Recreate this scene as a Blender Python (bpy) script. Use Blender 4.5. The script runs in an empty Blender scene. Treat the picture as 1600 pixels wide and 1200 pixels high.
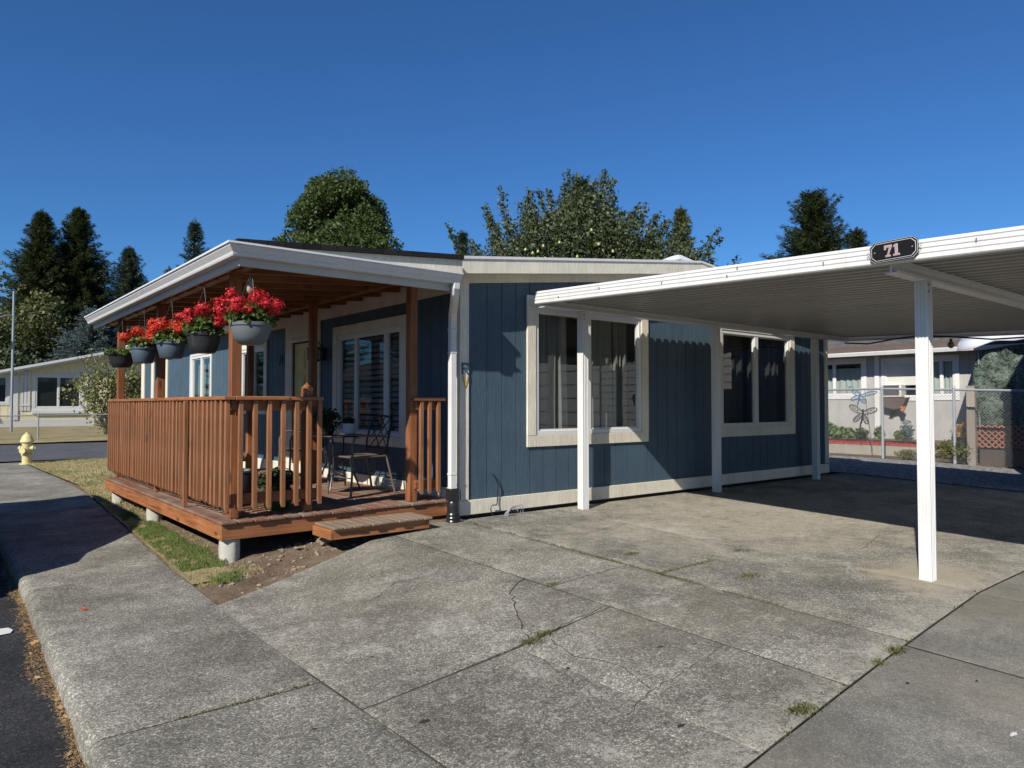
import bpy, bmesh, math, random
import numpy as np
from mathutils import Vector, Matrix, noise
R = math.radians
random.seed(7)
rng = np.random.default_rng(11)
S = bpy.context.scene
COL = S.collection

# ------------------------------------------------------------------ camera
cam = bpy.data.cameras.new('camera'); cam.lens = 36*1135/1600; cam.sensor_width = 36
cam.clip_start = 0.05; cam.clip_end = 2000
co = bpy.data.objects.new('camera', cam); COL.objects.link(co)
co.location = (0, 0, 1.40); co.rotation_euler = (R(91.66), 0, R(50.75-90))
S.camera = co
# ------------------------------------------------------------------ sky and sun
SUN_AZ, SUN_EL = 22.6, 36.7          # shadows travel along this bearing (from +X towards +Y)
w = bpy.data.worlds.new('World'); S.world = w; w.use_nodes = True
nt = w.node_tree; nt.nodes.clear()
sky = nt.nodes.new('ShaderNodeTexSky'); sky.sky_type = 'NISHITA'; sky.sun_disc = False
sky.sun_elevation = R(SUN_EL); sky.sun_rotation = R(270-SUN_AZ)
sky.air_density = 1.0; sky.dust_density = 0.05; sky.ozone_density = 2.6; sky.altitude = 300
hs = nt.nodes.new('ShaderNodeHueSaturation'); hs.inputs['Saturation'].default_value = 1.0; hs.inputs['Hue'].default_value = 0.505
bg = nt.nodes.new('ShaderNodeBackground'); bg.inputs[1].default_value = 0.0595
wo = nt.nodes.new('ShaderNodeOutputWorld')
mu = nt.nodes.new('ShaderNodeMix'); mu.data_type = 'RGBA'; mu.blend_type = 'MULTIPLY'; mu.inputs[0].default_value = 1; mu.inputs[7].default_value = (.40, .86, 1.26, 1)
nt.links.new(sky.outputs[0], mu.inputs[6]); nt.links.new(mu.outputs[2], hs.inputs['Color']); nt.links.new(hs.outputs[0], bg.inputs[0]); nt.links.new(bg.outputs[0], wo.inputs[0])
sd = bpy.data.lights.new('sun', 'SUN'); sd.energy = 5.0; sd.angle = R(0.5); sd.color = (1.0, 0.94, 0.84)
so = bpy.data.objects.new('sun', sd); COL.objects.link(so)
ld = Vector((math.cos(R(SUN_AZ))*math.cos(R(SUN_EL)), math.sin(R(SUN_AZ))*math.cos(R(SUN_EL)), -math.sin(R(SUN_EL))))
so.rotation_euler = ld.to_track_quat('-Z', 'Y').to_euler(); so.location = (-10, -5, 20)
S.view_settings.view_transform = 'Standard'; S.view_settings.look = 'None'
S.view_settings.exposure = 0.49; S.view_settings.gamma = 1; S.view_settings.use_curve_mapping = False

# ------------------------------------------------------------------ material helpers
ALB = .73       # paints and stone a little darker than new, for the picture's exposure
class N:
    def __init__(s, name):
        s.m = bpy.data.materials.new(name); s.m.use_nodes = True; s.t = s.m.node_tree; s.t.nodes.clear()
        s.out = s.t.nodes.new('ShaderNodeOutputMaterial'); s.b = s.t.nodes.new('ShaderNodeBsdfPrincipled')
        s.t.links.new(s.b.outputs[0], s.out.inputs[0]); s._c = None
    def node(s, k, **kw):
        n = s.t.nodes.new(k)
        for a, v in kw.items(): setattr(n, a, v)
        return n
    def ln(s, a, b): s.t.links.new(a, b)
    def co(s, scale=(1, 1, 1), world=False):
        if world:
            g = s.node('ShaderNodeNewGeometry').outputs['Position']
        else:
            g = s.node('ShaderNodeTexCoord').outputs['Object']
        mp = s.node('ShaderNodeMapping'); mp.inputs['Scale'].default_value = scale
        s.ln(g, mp.inputs[0]); s.mp = mp
        return mp.outputs[0]
    def noise(s, vec, scale, detail=4, rough=.55, dist=0):
        n = s.node('ShaderNodeTexNoise'); n.inputs['Scale'].default_value = scale; n.inputs['Detail'].default_value = detail
        n.inputs['Roughness'].default_value = rough; n.inputs['Distortion'].default_value = dist
        s.ln(vec, n.inputs['Vector']); return n.outputs['Fac']
    def vor(s, vec, scale, feature='F1', out='Distance'):
        n = s.node('ShaderNodeTexVoronoi'); n.feature = feature; n.inputs['Scale'].default_value = scale; s.ln(vec, n.inputs['Vector']); return n.outputs[out]
    def ramp(s, fac, stops):
        n = s.node('ShaderNodeValToRGB'); e = n.color_ramp.elements
        while len(e) < len(stops): e.new(.5)
        for i, (p, c) in enumerate(stops):
            e[i].position = p; e[i].color = (*c, 1) if not isinstance(c, (int, float)) else (c, c, c, 1)
        s.ln(fac, n.inputs[0]); return n.outputs[0]
    def mix(s, f, a, b, mode='MIX'):
        n = s.node('ShaderNodeMix'); n.data_type = 'RGBA'; n.blend_type = mode; n.clamp_factor = True
        for ix, v in ((0, f), (6, a), (7, b)):
            sock = n.inputs[ix]
            if isinstance(v, (int, float)): sock.default_value = v if ix == 0 else (v, v, v, 1)
            elif isinstance(v, tuple): sock.default_value = (*v, 1)
            else: s.ln(v, sock)
        return n.outputs[2]
    def math(s, op, a, b=0.0):
        n = s.node('ShaderNodeMath', operation=op)
        for i, v in enumerate((a, b)):
            if isinstance(v, (int, float)): n.inputs[i].default_value = v
            else: s.ln(v, n.inputs[i])
        return n.outputs[0]
    def bump(s, h, strength=.4, dist=.01, prev=None):
        n = s.node('ShaderNodeBump'); n.inputs['Strength'].default_value = strength; n.inputs['Distance'].default_value = dist
        s.ln(h, n.inputs['Height'])
        if prev: s.ln(prev, n.inputs['Normal'])
        s.ln(n.outputs[0], s.b.inputs['Normal']); return n.outputs[0]
    def set(s, col=None, rough=None, spec=None, metal=None):
        for k, v in (('Base Color', col), ('Roughness', rough), ('Specular IOR Level', spec), ('Metallic', metal)):
            if v is None: continue
            if k == 'Base Color':
                v = tuple(x*ALB for x in v) if isinstance(v, tuple) else s.mix(1.0, v, (ALB, ALB, ALB), 'MULTIPLY')
            if isinstance(v, tuple): v = (*v, 1)
            if isinstance(v, (int, float, tuple)): s.b.inputs[k].default_value = v
            else: s.ln(v, s.b.inputs[k])
        return s

def simple(name, col, rough=.6, var=.12, scale=6, bump=.1, bscale=120, spec=.4, metal=0):
    n = N(name); v = n.co()
    f = n.noise(v, scale, 5)
    c = n.mix(f, tuple(x*(1-var) for x in col), tuple(min(1, x*(1+var)) for x in col))
    n.set(c, rough, spec, metal)
    if bump: n.bump(n.noise(v, bscale, 3), bump, .004)
    return n.m

def wood(name, axis, base=(.33, .125, .048), dark=(.13, .042, .017), rough=.55, grey=0.0):
    n = N(name); sc = [26, 26, 26]; sc[axis] = 1.3
    v = n.co(tuple(sc))
    oi = n.node('ShaderNodeObjectInfo')
    off = n.math('MULTIPLY', oi.outputs['Random'], 37.0)
    cv = n.node('ShaderNodeCombineXYZ'); n.ln(off, cv.inputs[0]); n.ln(off, cv.inputs[1]); n.ln(off, cv.inputs[2]); n.ln(cv.outputs[0], n.mp.inputs['Location'])
    g = n.noise(v, 1.0, 6, .6, .8)
    ksc = [7, 7, 7]; ksc[axis] = 2.2
    v2 = n.co(tuple(ksc)); n.ln(cv.outputs[0], n.mp.inputs['Location'])
    k = n.vor(v2, 1.0)
    col = n.ramp(g, [(.30, dark), (.42, tuple(x*.78 for x in base)), (.55, base), (.70, tuple(min(1, x*1.5) for x in base))])
    sf = [90, 90, 90]; sf[axis] = 2.0
    fs = n.noise(n.co(tuple(sf)), 1.0, 4, .7); col = n.mix(n.ramp(fs, [(.36, .55), (.52, 0.0)]), col, tuple(x*.7 for x in dark))
    kn = n.ramp(k, [(.0, 0.0), (.10, 0.12), (.17, 1.0)])
    col = n.mix(kn, tuple(x*.35 for x in dark), col)
    r = n.math('MULTIPLY', oi.outputs['Random'], .55)
    col = n.mix(r, col, tuple(x*.62 for x in base))
    patch = n.noise(n.co((1, 1, 1)), 2.6, 4)
    pf = n.ramp(patch, [(.45, 0.0), (.75, .5)])
    col = n.mix(pf, col, tuple(min(1, x*1.25+.015) for x in base))
    if grey:
        gf = n.ramp(n.noise(n.co((3, 1.2, 3) if axis == 1 else (1.2, 3, 3)), 1.5, 5, .7), [(.38, 0.0), (.62, grey)])
        col = n.mix(gf, col, (.27, .22, .17))
    n.set(col, rough, .35)
    n.bump(g, .6, .006)
    return n.m

def foliage(name, c1, c2, c3=None, scale=.9, trans=.25):
    n = N(name)
    geo = n.node('ShaderNodeNewGeometry')
    f = n.noise(n.co((1, 1, 1), True), scale, 4, .6)
    rnd = geo.outputs['Random Per Island']
    a = n.mix(n.ramp(f, [(.35, 0.0), (.65, 1.0)]), c1, c2)
    a = n.mix(n.math('MULTIPLY', rnd, .6), a, c3 or tuple(x*1.5 for x in c2))
    n.set(a, .55, .35)
    tr = n.node('ShaderNodeBsdfTranslucent'); n.ln(n.mix(.5, a, (.25, .35, .05), 'MIX'), tr.inputs[0])
    mx = n.node('ShaderNodeMixShader'); mx.inputs[0].default_value = trans
    n.ln(n.b.outputs[0], mx.inputs[1]); n.ln(tr.outputs[0], mx.inputs[2]); n.ln(mx.outputs[0], n.out.inputs[0])
    return n.m

def concrete(name, lo, mid, hi, bloom=.0, fine=165, seed=0.0, tan=0.0, pits=.0, contrast=1.0):
    n = N(name); v = n.co((1, 1, 1), True); n.mp.inputs['Location'].default_value = (seed, seed*1.7, 0)
    f1 = n.noise(v, 1.3, 9, .68)
    f2 = n.noise(v, fine, 3, .75)
    f3 = n.noise(v, 34, 8, .8)
    base = n.ramp(f1, [(.38, lo), (.5, mid), (.62, hi)])
    agg = n.vor(v, fine*.95, out='Color')
    sp = n.node('ShaderNodeSeparateColor'); n.ln(agg, sp.inputs[0])
    g = n.ramp(sp.outputs[0], [(.0, .30), (.4, .82), (.8, 1.2), (.94, 2.3)])
    col = n.mix(.8*contrast, base, g, 'MULTIPLY')
    f4 = n.ramp(f3, [(.36, .60), (.5, 1.0), (.62, 1.45)])
    f5 = n.ramp(n.noise(v, 5.5, 10, .7, .6), [(.38, .82), (.5, 1.0), (.62, 1.15)])
    col = n.mix(.75*contrast, col, f4, 'MULTIPLY')
    col = n.mix(.9*contrast, col, f5, 'MULTIPLY')
    col = n.mix(n.ramp(f2, [(.36, .55*contrast), (.56, 0.0)]), col, tuple(x*.32 for x in lo))
    if tan:
        col = n.mix(n.ramp(n.noise(v, .55, 3), [(.45, 0.0), (.62, tan)]), col, (.34, .30, .22))
    if bloom:
        b = n.noise(n.co((1, 1.3, 1), True), 2.6, 12, .75, .15)
        m = n.math('MULTIPLY', n.ramp(b, [(.53, 0.0), (.63, bloom)]), n.ramp(f3, [(.42, .0), (.55, 1.0)]))
        P = n.node('ShaderNodeNewGeometry').outputs['Position']; sx = n.node('ShaderNodeSeparateXYZ'); n.ln(P, sx.inputs[0])
        def field(cx, cy, rx, ry, lo_, hi_, sc, c0, c1):   # a worn pale field of its own shape in the slab
            g2 = n.node('ShaderNodeMapping'); g2.inputs['Location'].default_value = (-cx/rx, -cy/ry, 0); g2.inputs['Scale'].default_value = (1/rx, 1/ry, 0); n.ln(P, g2.inputs[0])
            gr = n.node('ShaderNodeTexGradient', gradient_type='SPHERICAL'); n.ln(g2.outputs[0], gr.inputs[0])
            a = n.math('ADD', n.math('MULTIPLY', gr.outputs['Fac'], 1.1), n.math('MULTIPLY', n.math('SUBTRACT', n.noise(v, sc, 10, .75), .5), 2.2))
            return n.math('MULTIPLY', n.ramp(a, [(lo_, 0.0), (hi_, 1.0)]), n.ramp(n.noise(v, 9, 8, .8), [(.36, c0), (.52, c1)]))
        worn = field(7.6, 4.5, 4.4, 2.6, .25, .75, 2.2, .15, .85)
        col = n.mix(worn, col, n.mix(sp.outputs[1], (.30, .27, .205), (.55, .51, .42)))
        col = n.mix(field(6.0, 2.35, .9, .6, .3, .6, 3, .7, .8), col, (.42, .375, .28))
        d = n.math('SUBTRACT', n.math('SUBTRACT', sx.outputs[1], n.math('MULTIPLY', sx.outputs[0], .095)), 1.3815)
        band = n.ramp(n.math('ADD', d, n.math('MULTIPLY', n.math('SUBTRACT', n.noise(v, 4.5, 8, .75), .5), 1.3)), [(.02, 1.0), (.34, 0.0)])
        agg2 = n.ramp(n.vor(v, 62), [(.18, .10), (.34, .50), (.5, .62)])
        col = n.mix(n.math('MULTIPLY', band, n.ramp(n.noise(v, 18, 5, .8), [(.42, .05), (.56, .85)])), col, n.mix(agg2, (.07, .065, .05), (.70, .66, .56)))
        col = n.mix(m, col, (.56, .54, .475))
    if pits:
        pv = n.vor(n.co((1, 1.5, 1), True), 26)
        col = n.mix(n.math('MULTIPLY', n.ramp(pv, [(.10, 1.0), (.2, 0.0)]), n.ramp(n.noise(v, 3.0, 3), [(.5, 0.0), (.62, pits)])), col, (.05, .047, .04))
    n.set(col, .9, .2)
    b1 = n.bump(f2, .6, .004)
    n.bump(f3, .45, .008, b1)
    return n.m

M = {}
M['concrete'] = concrete('concrete_worn', (.20, .189, .160), (.27, .256, .218), (.37, .352, .302), bloom=.6, tan=.18, pits=.8, fine=150)
M['walk'] = concrete('concrete_walk', (.205, .195, .165), (.285, .272, .232), (.39, .372, .322), fine=155, seed=5.0)
M['slab'] = concrete('concrete_smooth', (.185, .18, .16), (.245, .237, .208), (.32, .308, .27), fine=210, seed=11.0, tan=.3, contrast=.6)
M['asphalt'] = concrete('asphalt', (.032, .033, .036), (.045, .046, .05), (.062, .063, .066), fine=150, seed=3.0)
M['road'] = concrete('road_asphalt', (.10, .105, .115), (.12, .125, .137), (.14, .145, .157), fine=120, seed=9.0)
def dirt():
    n = N('dirt'); v = n.co((1, 1, 1), True)
    a = n.noise(v, 5, 8, .7); b = n.noise(v, 60, 4, .7)
    c = n.ramp(a, [(.3, (.15, .105, .07)), (.5, (.27, .20, .14)), (.7, (.40, .32, .235))])
    c = n.mix(n.ramp(b, [(.4, .5), (.65, 0.0)]), c, (.10, .07, .05))
    n.set(c, .95, .1); n.bump(b, .8, .02); return n.m
M['dirt'] = dirt()
def gravel():
    n = N('gravel'); v = n.co((1, 1, 1), True)
    c = n.vor(v, 26, out='Color'); sp = n.node('ShaderNodeSeparateColor'); n.ln(c, sp.inputs[0])
    col = n.ramp(sp.outputs[0], [(0, (.12, .125, .13)), (.5, (.27, .275, .28)), (1, (.5, .5, .49))])
    n.set(col, .9, .2); n.bump(n.vor(v, 26), .9, .03); return n.m
M['gravel'] = gravel()
def lawnbase(name, a, b, c):
    n = N(name); v = n.co((1, 1, 1), True)
    f = n.noise(v, .9, 6, .65); g = n.noise(v, 40, 4, .7)
    col = n.ramp(f, [(.33, a), (.5, b), (.67, c)])
    col = n.mix(n.ramp(g, [(.4, .55), (.62, 0.0)]), col, tuple(x*.4 for x in b))
    n.set(col, .95, .1); n.bump(g, .8, .03); return n.m
M['drylawn'] = lawnbase('dry_lawn', (.28, .245, .11), (.44, .37, .20), (.56, .47, .28))
def siding(name, base):
    n = N(name); v = n.co((70, 70, 5), True)
    g = n.noise(v, 1.0, 6, .65, 1.2)
    blot = n.noise(n.co((1, 1, 1), True), 3.0, 5)
    c = n.mix(n.ramp(g, [(.35, 0.0), (.7, 1.0)]), tuple(x*.80 for x in base), tuple(x*1.16 for x in base))
    c = n.mix(n.ramp(blot, [(.4, 0.0), (.7, .35)]), c, tuple(x*1.3+.01 for x in base))
    st = n.noise(n.co((5, 5, .35), True), 1.0, 5, .6); c = n.mix(n.ramp(st, [(.45, 0.0), (.7, .30)]), c, tuple(x*.72 for x in base))
    n.set(c, .55, .3); n.bump(g, .95, .006); return n.m
M['blue'] = siding('blue_siding', (.070, .117, .162))
M['cream'] = siding('cream_trim', (.86, .80, .66))
M['yellowwall'] = siding('pale_yellow_siding', (.98, .88, .58))
M['greywall'] = siding('warm_grey_siding', (.49, .48, .46))
M['lap'] = simple('white_lap', (.62, .63, .65), .6, .05)
def whitemetal():
    n = N('white_metal'); v = n.co((9, 9, 1.2), True)
    f = n.noise(v, 1.0, 8, .7); f2 = n.noise(n.co((1, 1, 1), True), 55, 4, .7)
    c = n.mix(n.ramp(f, [(.5, 0.0), (.72, .42)]), (.80, .80, .79), (.56, .54, .49))
    c = n.mix(n.ramp(f2, [(.62, 0.0), (.70, .45)]), c, (.45, .42, .37))
    n.set(c, .4, .4); n.bump(f2, .08, .002); return n.m
M['white'] = whitemetal()
M['whitewood'] = simple('white_painted_wood', (.60, .595, .575), .6, .10, 5, .3, 60)
M['vinyl'] = simple('white_vinyl', (.78, .78, .77), .4, .04)
def corr():
    n = N('corrugated_white'); v = n.co((1, 1, 1), True)
    f = n.noise(n.co((6, .8, 1), True), 1.0, 6, .7)
    c = n.mix(n.ramp(f, [(.4, 0.0), (.75, .5)]), (.50, .495, .47), (.30, .285, .26))
    n.set(c, .42, .4); return n.m
M['corr'] = corr()
M['wx'] = wood('stained_wood_x', 0); M['wy'] = wood('stained_wood_y', 1); M['wz'] = wood('stained_wood_z', 2)
M['rimx'] = wood('stained_rim_x', 0, (.42, .168, .066), (.21, .076, .03)); M['rimy'] = wood('stained_rim_y', 1, (.42, .162, .062), (.21, .074, .029))
M['balus'] = wood('stained_baluster', 2, (.36, .148, .062), (.17, .06, .026), grey=.15)
M['deck'] = wood('weathered_deck', 1, (.25, .10, .055), (.12, .045, .025), .75, grey=.8)
M['tread'] = wood('weathered_tread', 1, (.27, .185, .12), (.14, .09, .06), .85, grey=.85)
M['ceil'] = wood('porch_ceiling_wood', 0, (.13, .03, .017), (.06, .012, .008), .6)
def shingle(name, a, b):
    n = N(name); v = n.co((1, 1, 1))
    br = n.node('ShaderNodeTexBrick'); br.inputs['Scale'].default_value = 3.3; br.inputs['Mortar Size'].default_value = .015
    br.inputs['Color1'].default_value = (*a, 1); br.inputs['Color2'].default_value = (*b, 1); br.inputs['Mortar'].default_value = (.01, .01, .01, 1)
    n.ln(v, br.inputs[0]); c = n.mix(n.ramp(n.noise(v, 180, 2), [(.35, .5), (.6, 0.0)]), br.outputs[0], tuple(x*.4 for x in a))
    n.set(c, .95, .15); n.bump(n.noise(v, 180, 2), .5, .005); return n.m
M['shingle'] = shingle('black_shingle', (.018, .018, .02), (.035, .035, .038))
M['greyshingle'] = shingle('grey_shingle', (.13, .125, .12), (.22, .21, .20))
M['door'] = simple('yellow_door', (.80, .62, .22), .45, .05)
M['black'] = simple('black_metal', (.012, .012, .013), .4, .1, spec=.5)
M['plaque'] = simple('plaque_black', (.008, .008, .009), .75, .1, spec=.15)
M['bronze'] = simple('bronze_metal', (.16, .125, .10), .4, .15, spec=.5)
M['blackplastic'] = simple('black_plastic', (.02, .02, .022), .32, .1, spec=.5)
M['potgrey'] = simple('slate_pot', (.15, .168, .185), .5, .08, spec=.35)
M['potblue'] = simple('blue_grey_pot', (.085, .115, .15), .5, .08)
M['potblack'] = simple('charcoal_pot', (.028, .030, .034), .5, .1)
M['soil'] = simple('soil', (.03, .02, .012), .95, .3, 30, .8)
M['petal_red'] = foliage('petal_crimson', (.50, .004, .014), (.68, .012, .022), (.78, .03, .06), 14, .2)
M['petal_orange'] = foliage('petal_scarlet', (.66, .02, .010), (.80, .045, .02), (.86, .08, .04), 14, .2)
M['geranium'] = foliage('geranium_leaf', (.05, .10, .02), (.10, .17, .04), (.22, .26, .08), 12, .25)
M['darkleaf'] = foliage('dark_leaf', (.015, .035, .012), (.03, .06, .02), (.05, .08, .03), 8, .15)
M['grass'] = foliage('grass_blade', (.09, .15, .03), (.16, .25, .05), (.26, .33, .10), 1.6, .3)
M['drygrass'] = foliage('dry_grass_blade', (.30, .26, .11), (.52, .43, .23), (.62, .52, .30), 1.3, .2)
M['litter'] = foliage('dry_leaf_litter', (.24, .11, .04), (.46, .26, .11), (.72, .54, .30), 9, .15)
M['weed'] = foliage('weed', (.07, .10, .03), (.14, .16, .05), (.25, .2, .08), 6, .2)
M['conifer'] = foliage('conifer_needles', (.012, .024, .011), (.028, .045, .018), (.075, .095, .035), .35, .1)
M['conifer2'] = foliage('conifer_needles_blue', (.022, .042, .036), (.045, .075, .062), (.09, .13, .11), .4, .1)
M['bluespruce'] = foliage('spruce_needles', (.05, .085, .095), (.11, .16, .17), (.2, .26, .27), .4, .1)
M['olive'] = foliage('olive_foliage', (.05, .065, .022), (.11, .12, .045), (.2, .19, .07), .5, .2)
M['maple'] = foliage('broad_foliage', (.022, .048, .012), (.05, .088, .02), (.115, .15, .04), .7, .22)
M['pearleaf'] = foliage('pear_foliage', (.032, .05, .02), (.072, .095, .04), (.17, .195, .10), .8, .2)
M['shrubleaf'] = foliage('shrub_foliage', (.12, .15, .04), (.23, .25, .09), (.42, .38, .16), .9, .25)
M['pearfruit'] = simple('pear_fruit', (.55, .50, .18), .45, .1)
M['bark'] = simple('bark', (.09, .065, .045), .9, .35, 12, .8, 30)
M['pier'] = simple('pier_concrete', (.55, .53, .47), .9, .2, 9, .9, 45)
M['hydrant'] = simple('hydrant_paint', (.70, .62, .32), .6, .15)
M['galv'] = simple('galvanised', (.30, .32, .33), .45, .15, metal=.6)
M['galvlight'] = simple('galvanised_light', (.42, .46, .50), .4, .1, metal=.3)
M['paint'] = simple('road_paint', (.75, .75, .73), .7, .15, 40)
M['crack'] = simple('joint_dirt', (.035, .03, .022), .95, .3)
M['joint'] = simple('joint_soil', (.055, .046, .033), .95, .4, 20)
M['brick'] = simple('red_brick', (.50, .08, .065), .8, .25, 8)
M['block'] = simple('pale_block', (.48, .45, .38), .9, .2, 6)
M['terra'] = simple('terracotta', (.55, .22, .10), .8, .1)
M['lattice'] = simple('lattice_wood', (.40, .17, .11), .8, .2)
M['palewood'] = simple('pale_weathered_wood', (.40, .35, .30), .85, .15)
M['tarpwhite'] = simple('white_tarp', (.72, .74, .80), .5, .05, 3, .6, 9)
M['ceramic'] = simple('white_ceramic', (.70, .70, .72), .35, .03)
M['rubble'] = simple('rubble', (.33, .26, .19), .95, .25, 20, .6)
M['gold'] = simple('gold_letter', (.62, .42, .08), .5, .05)
M['teal'] = simple('teal_letter', (.05, .11, .15), .5, .05)
M['carpaint'] = simple('silver_paint', (.35, .36, .38), .25, .02, metal=.6)
M['rubber'] = simple('rubber', (.02, .02, .02), .8, .1)
M['acgrille'] = simple('unit_grille', (.12, .115, .11), .6, .2, 60)
M['acbody'] = simple('unit_body', (.74, .74, .71), .5, .05)
M['panelwhite'] = simple('white_panel', (.66, .66, .60), .6, .05)
M['numpink'] = simple('plaque_numeral', (.42, .30, .29), .5, .05)
M['bulb'] = simple('bulb_glass', (.25, .24, .2), .2, .05)
M['orange'] = simple('orange_petal', (.8, .12, .03), .6, .1)
M['haul'] = simple('brown_fabric', (.12, .09, .08), .8, .2)
M['interior'] = simple('interior_wall', (.26, .24, .21), .9, .05)
def camo():
    n = N('camouflage_tarp'); v = n.co((1, 1.2, 1.6), True)
    a = n.noise(v, 7.5, 4, .65, 1.5); b = n.noise(v, 11, 4, .65, 1.0)
    c = n.ramp(a, [(.46, (.07, .10, .078)), (.49, (.135, .18, .148))])
    c = n.mix(n.ramp(b, [(.53, 0.0), (.55, 1.0)]), c, (.03, .033, .026))
    n.set(c, .6, .3); n.bump(n.noise(v, 9, 5), .7, .03); return n.m
M['camo'] = camo()
def glass(name='window_glass', k=1.0, tint=(.80, .84, .83)):
    n = N(name); n.t.nodes.remove(n.b)
    tr = n.node('ShaderNodeBsdfTransparent'); tr.inputs[0].default_value = (*tint, 1)
    gl = n.node('ShaderNodeBsdfGlossy'); gl.inputs['Roughness'].default_value = .01; gl.inputs[0].default_value = (1, 1, 1, 1)
    lw = n.node('ShaderNodeLayerWeight'); lw.inputs[0].default_value = .5
    fr = n.math('ADD', n.math('MULTIPLY', n.math('POWER', lw.outputs['Facing'], 4.0), .9), .045*k)
    mx = n.node('ShaderNodeMixShader'); n.ln(fr, mx.inputs[0]); n.ln(tr.outputs[0], mx.inputs[1]); n.ln(gl.outputs[0], mx.inputs[2]); n.ln(mx.outputs[0], n.out.inputs[0])
    return n.m
M['glass'] = glass()
M['darkscreen'] = simple('dark_screen', (.045, .045, .045), .35, .1)
def cloth(name, col, scale=9):
    n = N(name); v = n.co((1, 1, 1), True)
    f = n.noise(v, scale, 4)
    c = n.mix(f, tuple(x*.8 for x in col), col); n.set(c, .9, .1)
    tr = n.node('ShaderNodeBsdfTranslucent'); n.ln(c, tr.inputs[0]); mx = n.node('ShaderNodeMixShader'); mx.inputs[0].default_value = .35
    n.ln(n.b.outputs[0], mx.inputs[1]); n.ln(tr.outputs[0], mx.inputs[2]); n.ln(mx.outputs[0], n.out.inputs[0]); return n.m
M['curtain'] = cloth('grey_curtain', (.42, .41, .38)); M['darkcurtain'] = cloth('dark_curtain', (.11, .10, .09)); M['drape'] = cloth('pale_drape', (.85, .78, .74)); M['sheer'] = cloth('sheer_curtain', (.95, 1.0, .97))
M['blind'] = simple('blind_slat', (.22, .24, .26), .6, .05)

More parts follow.
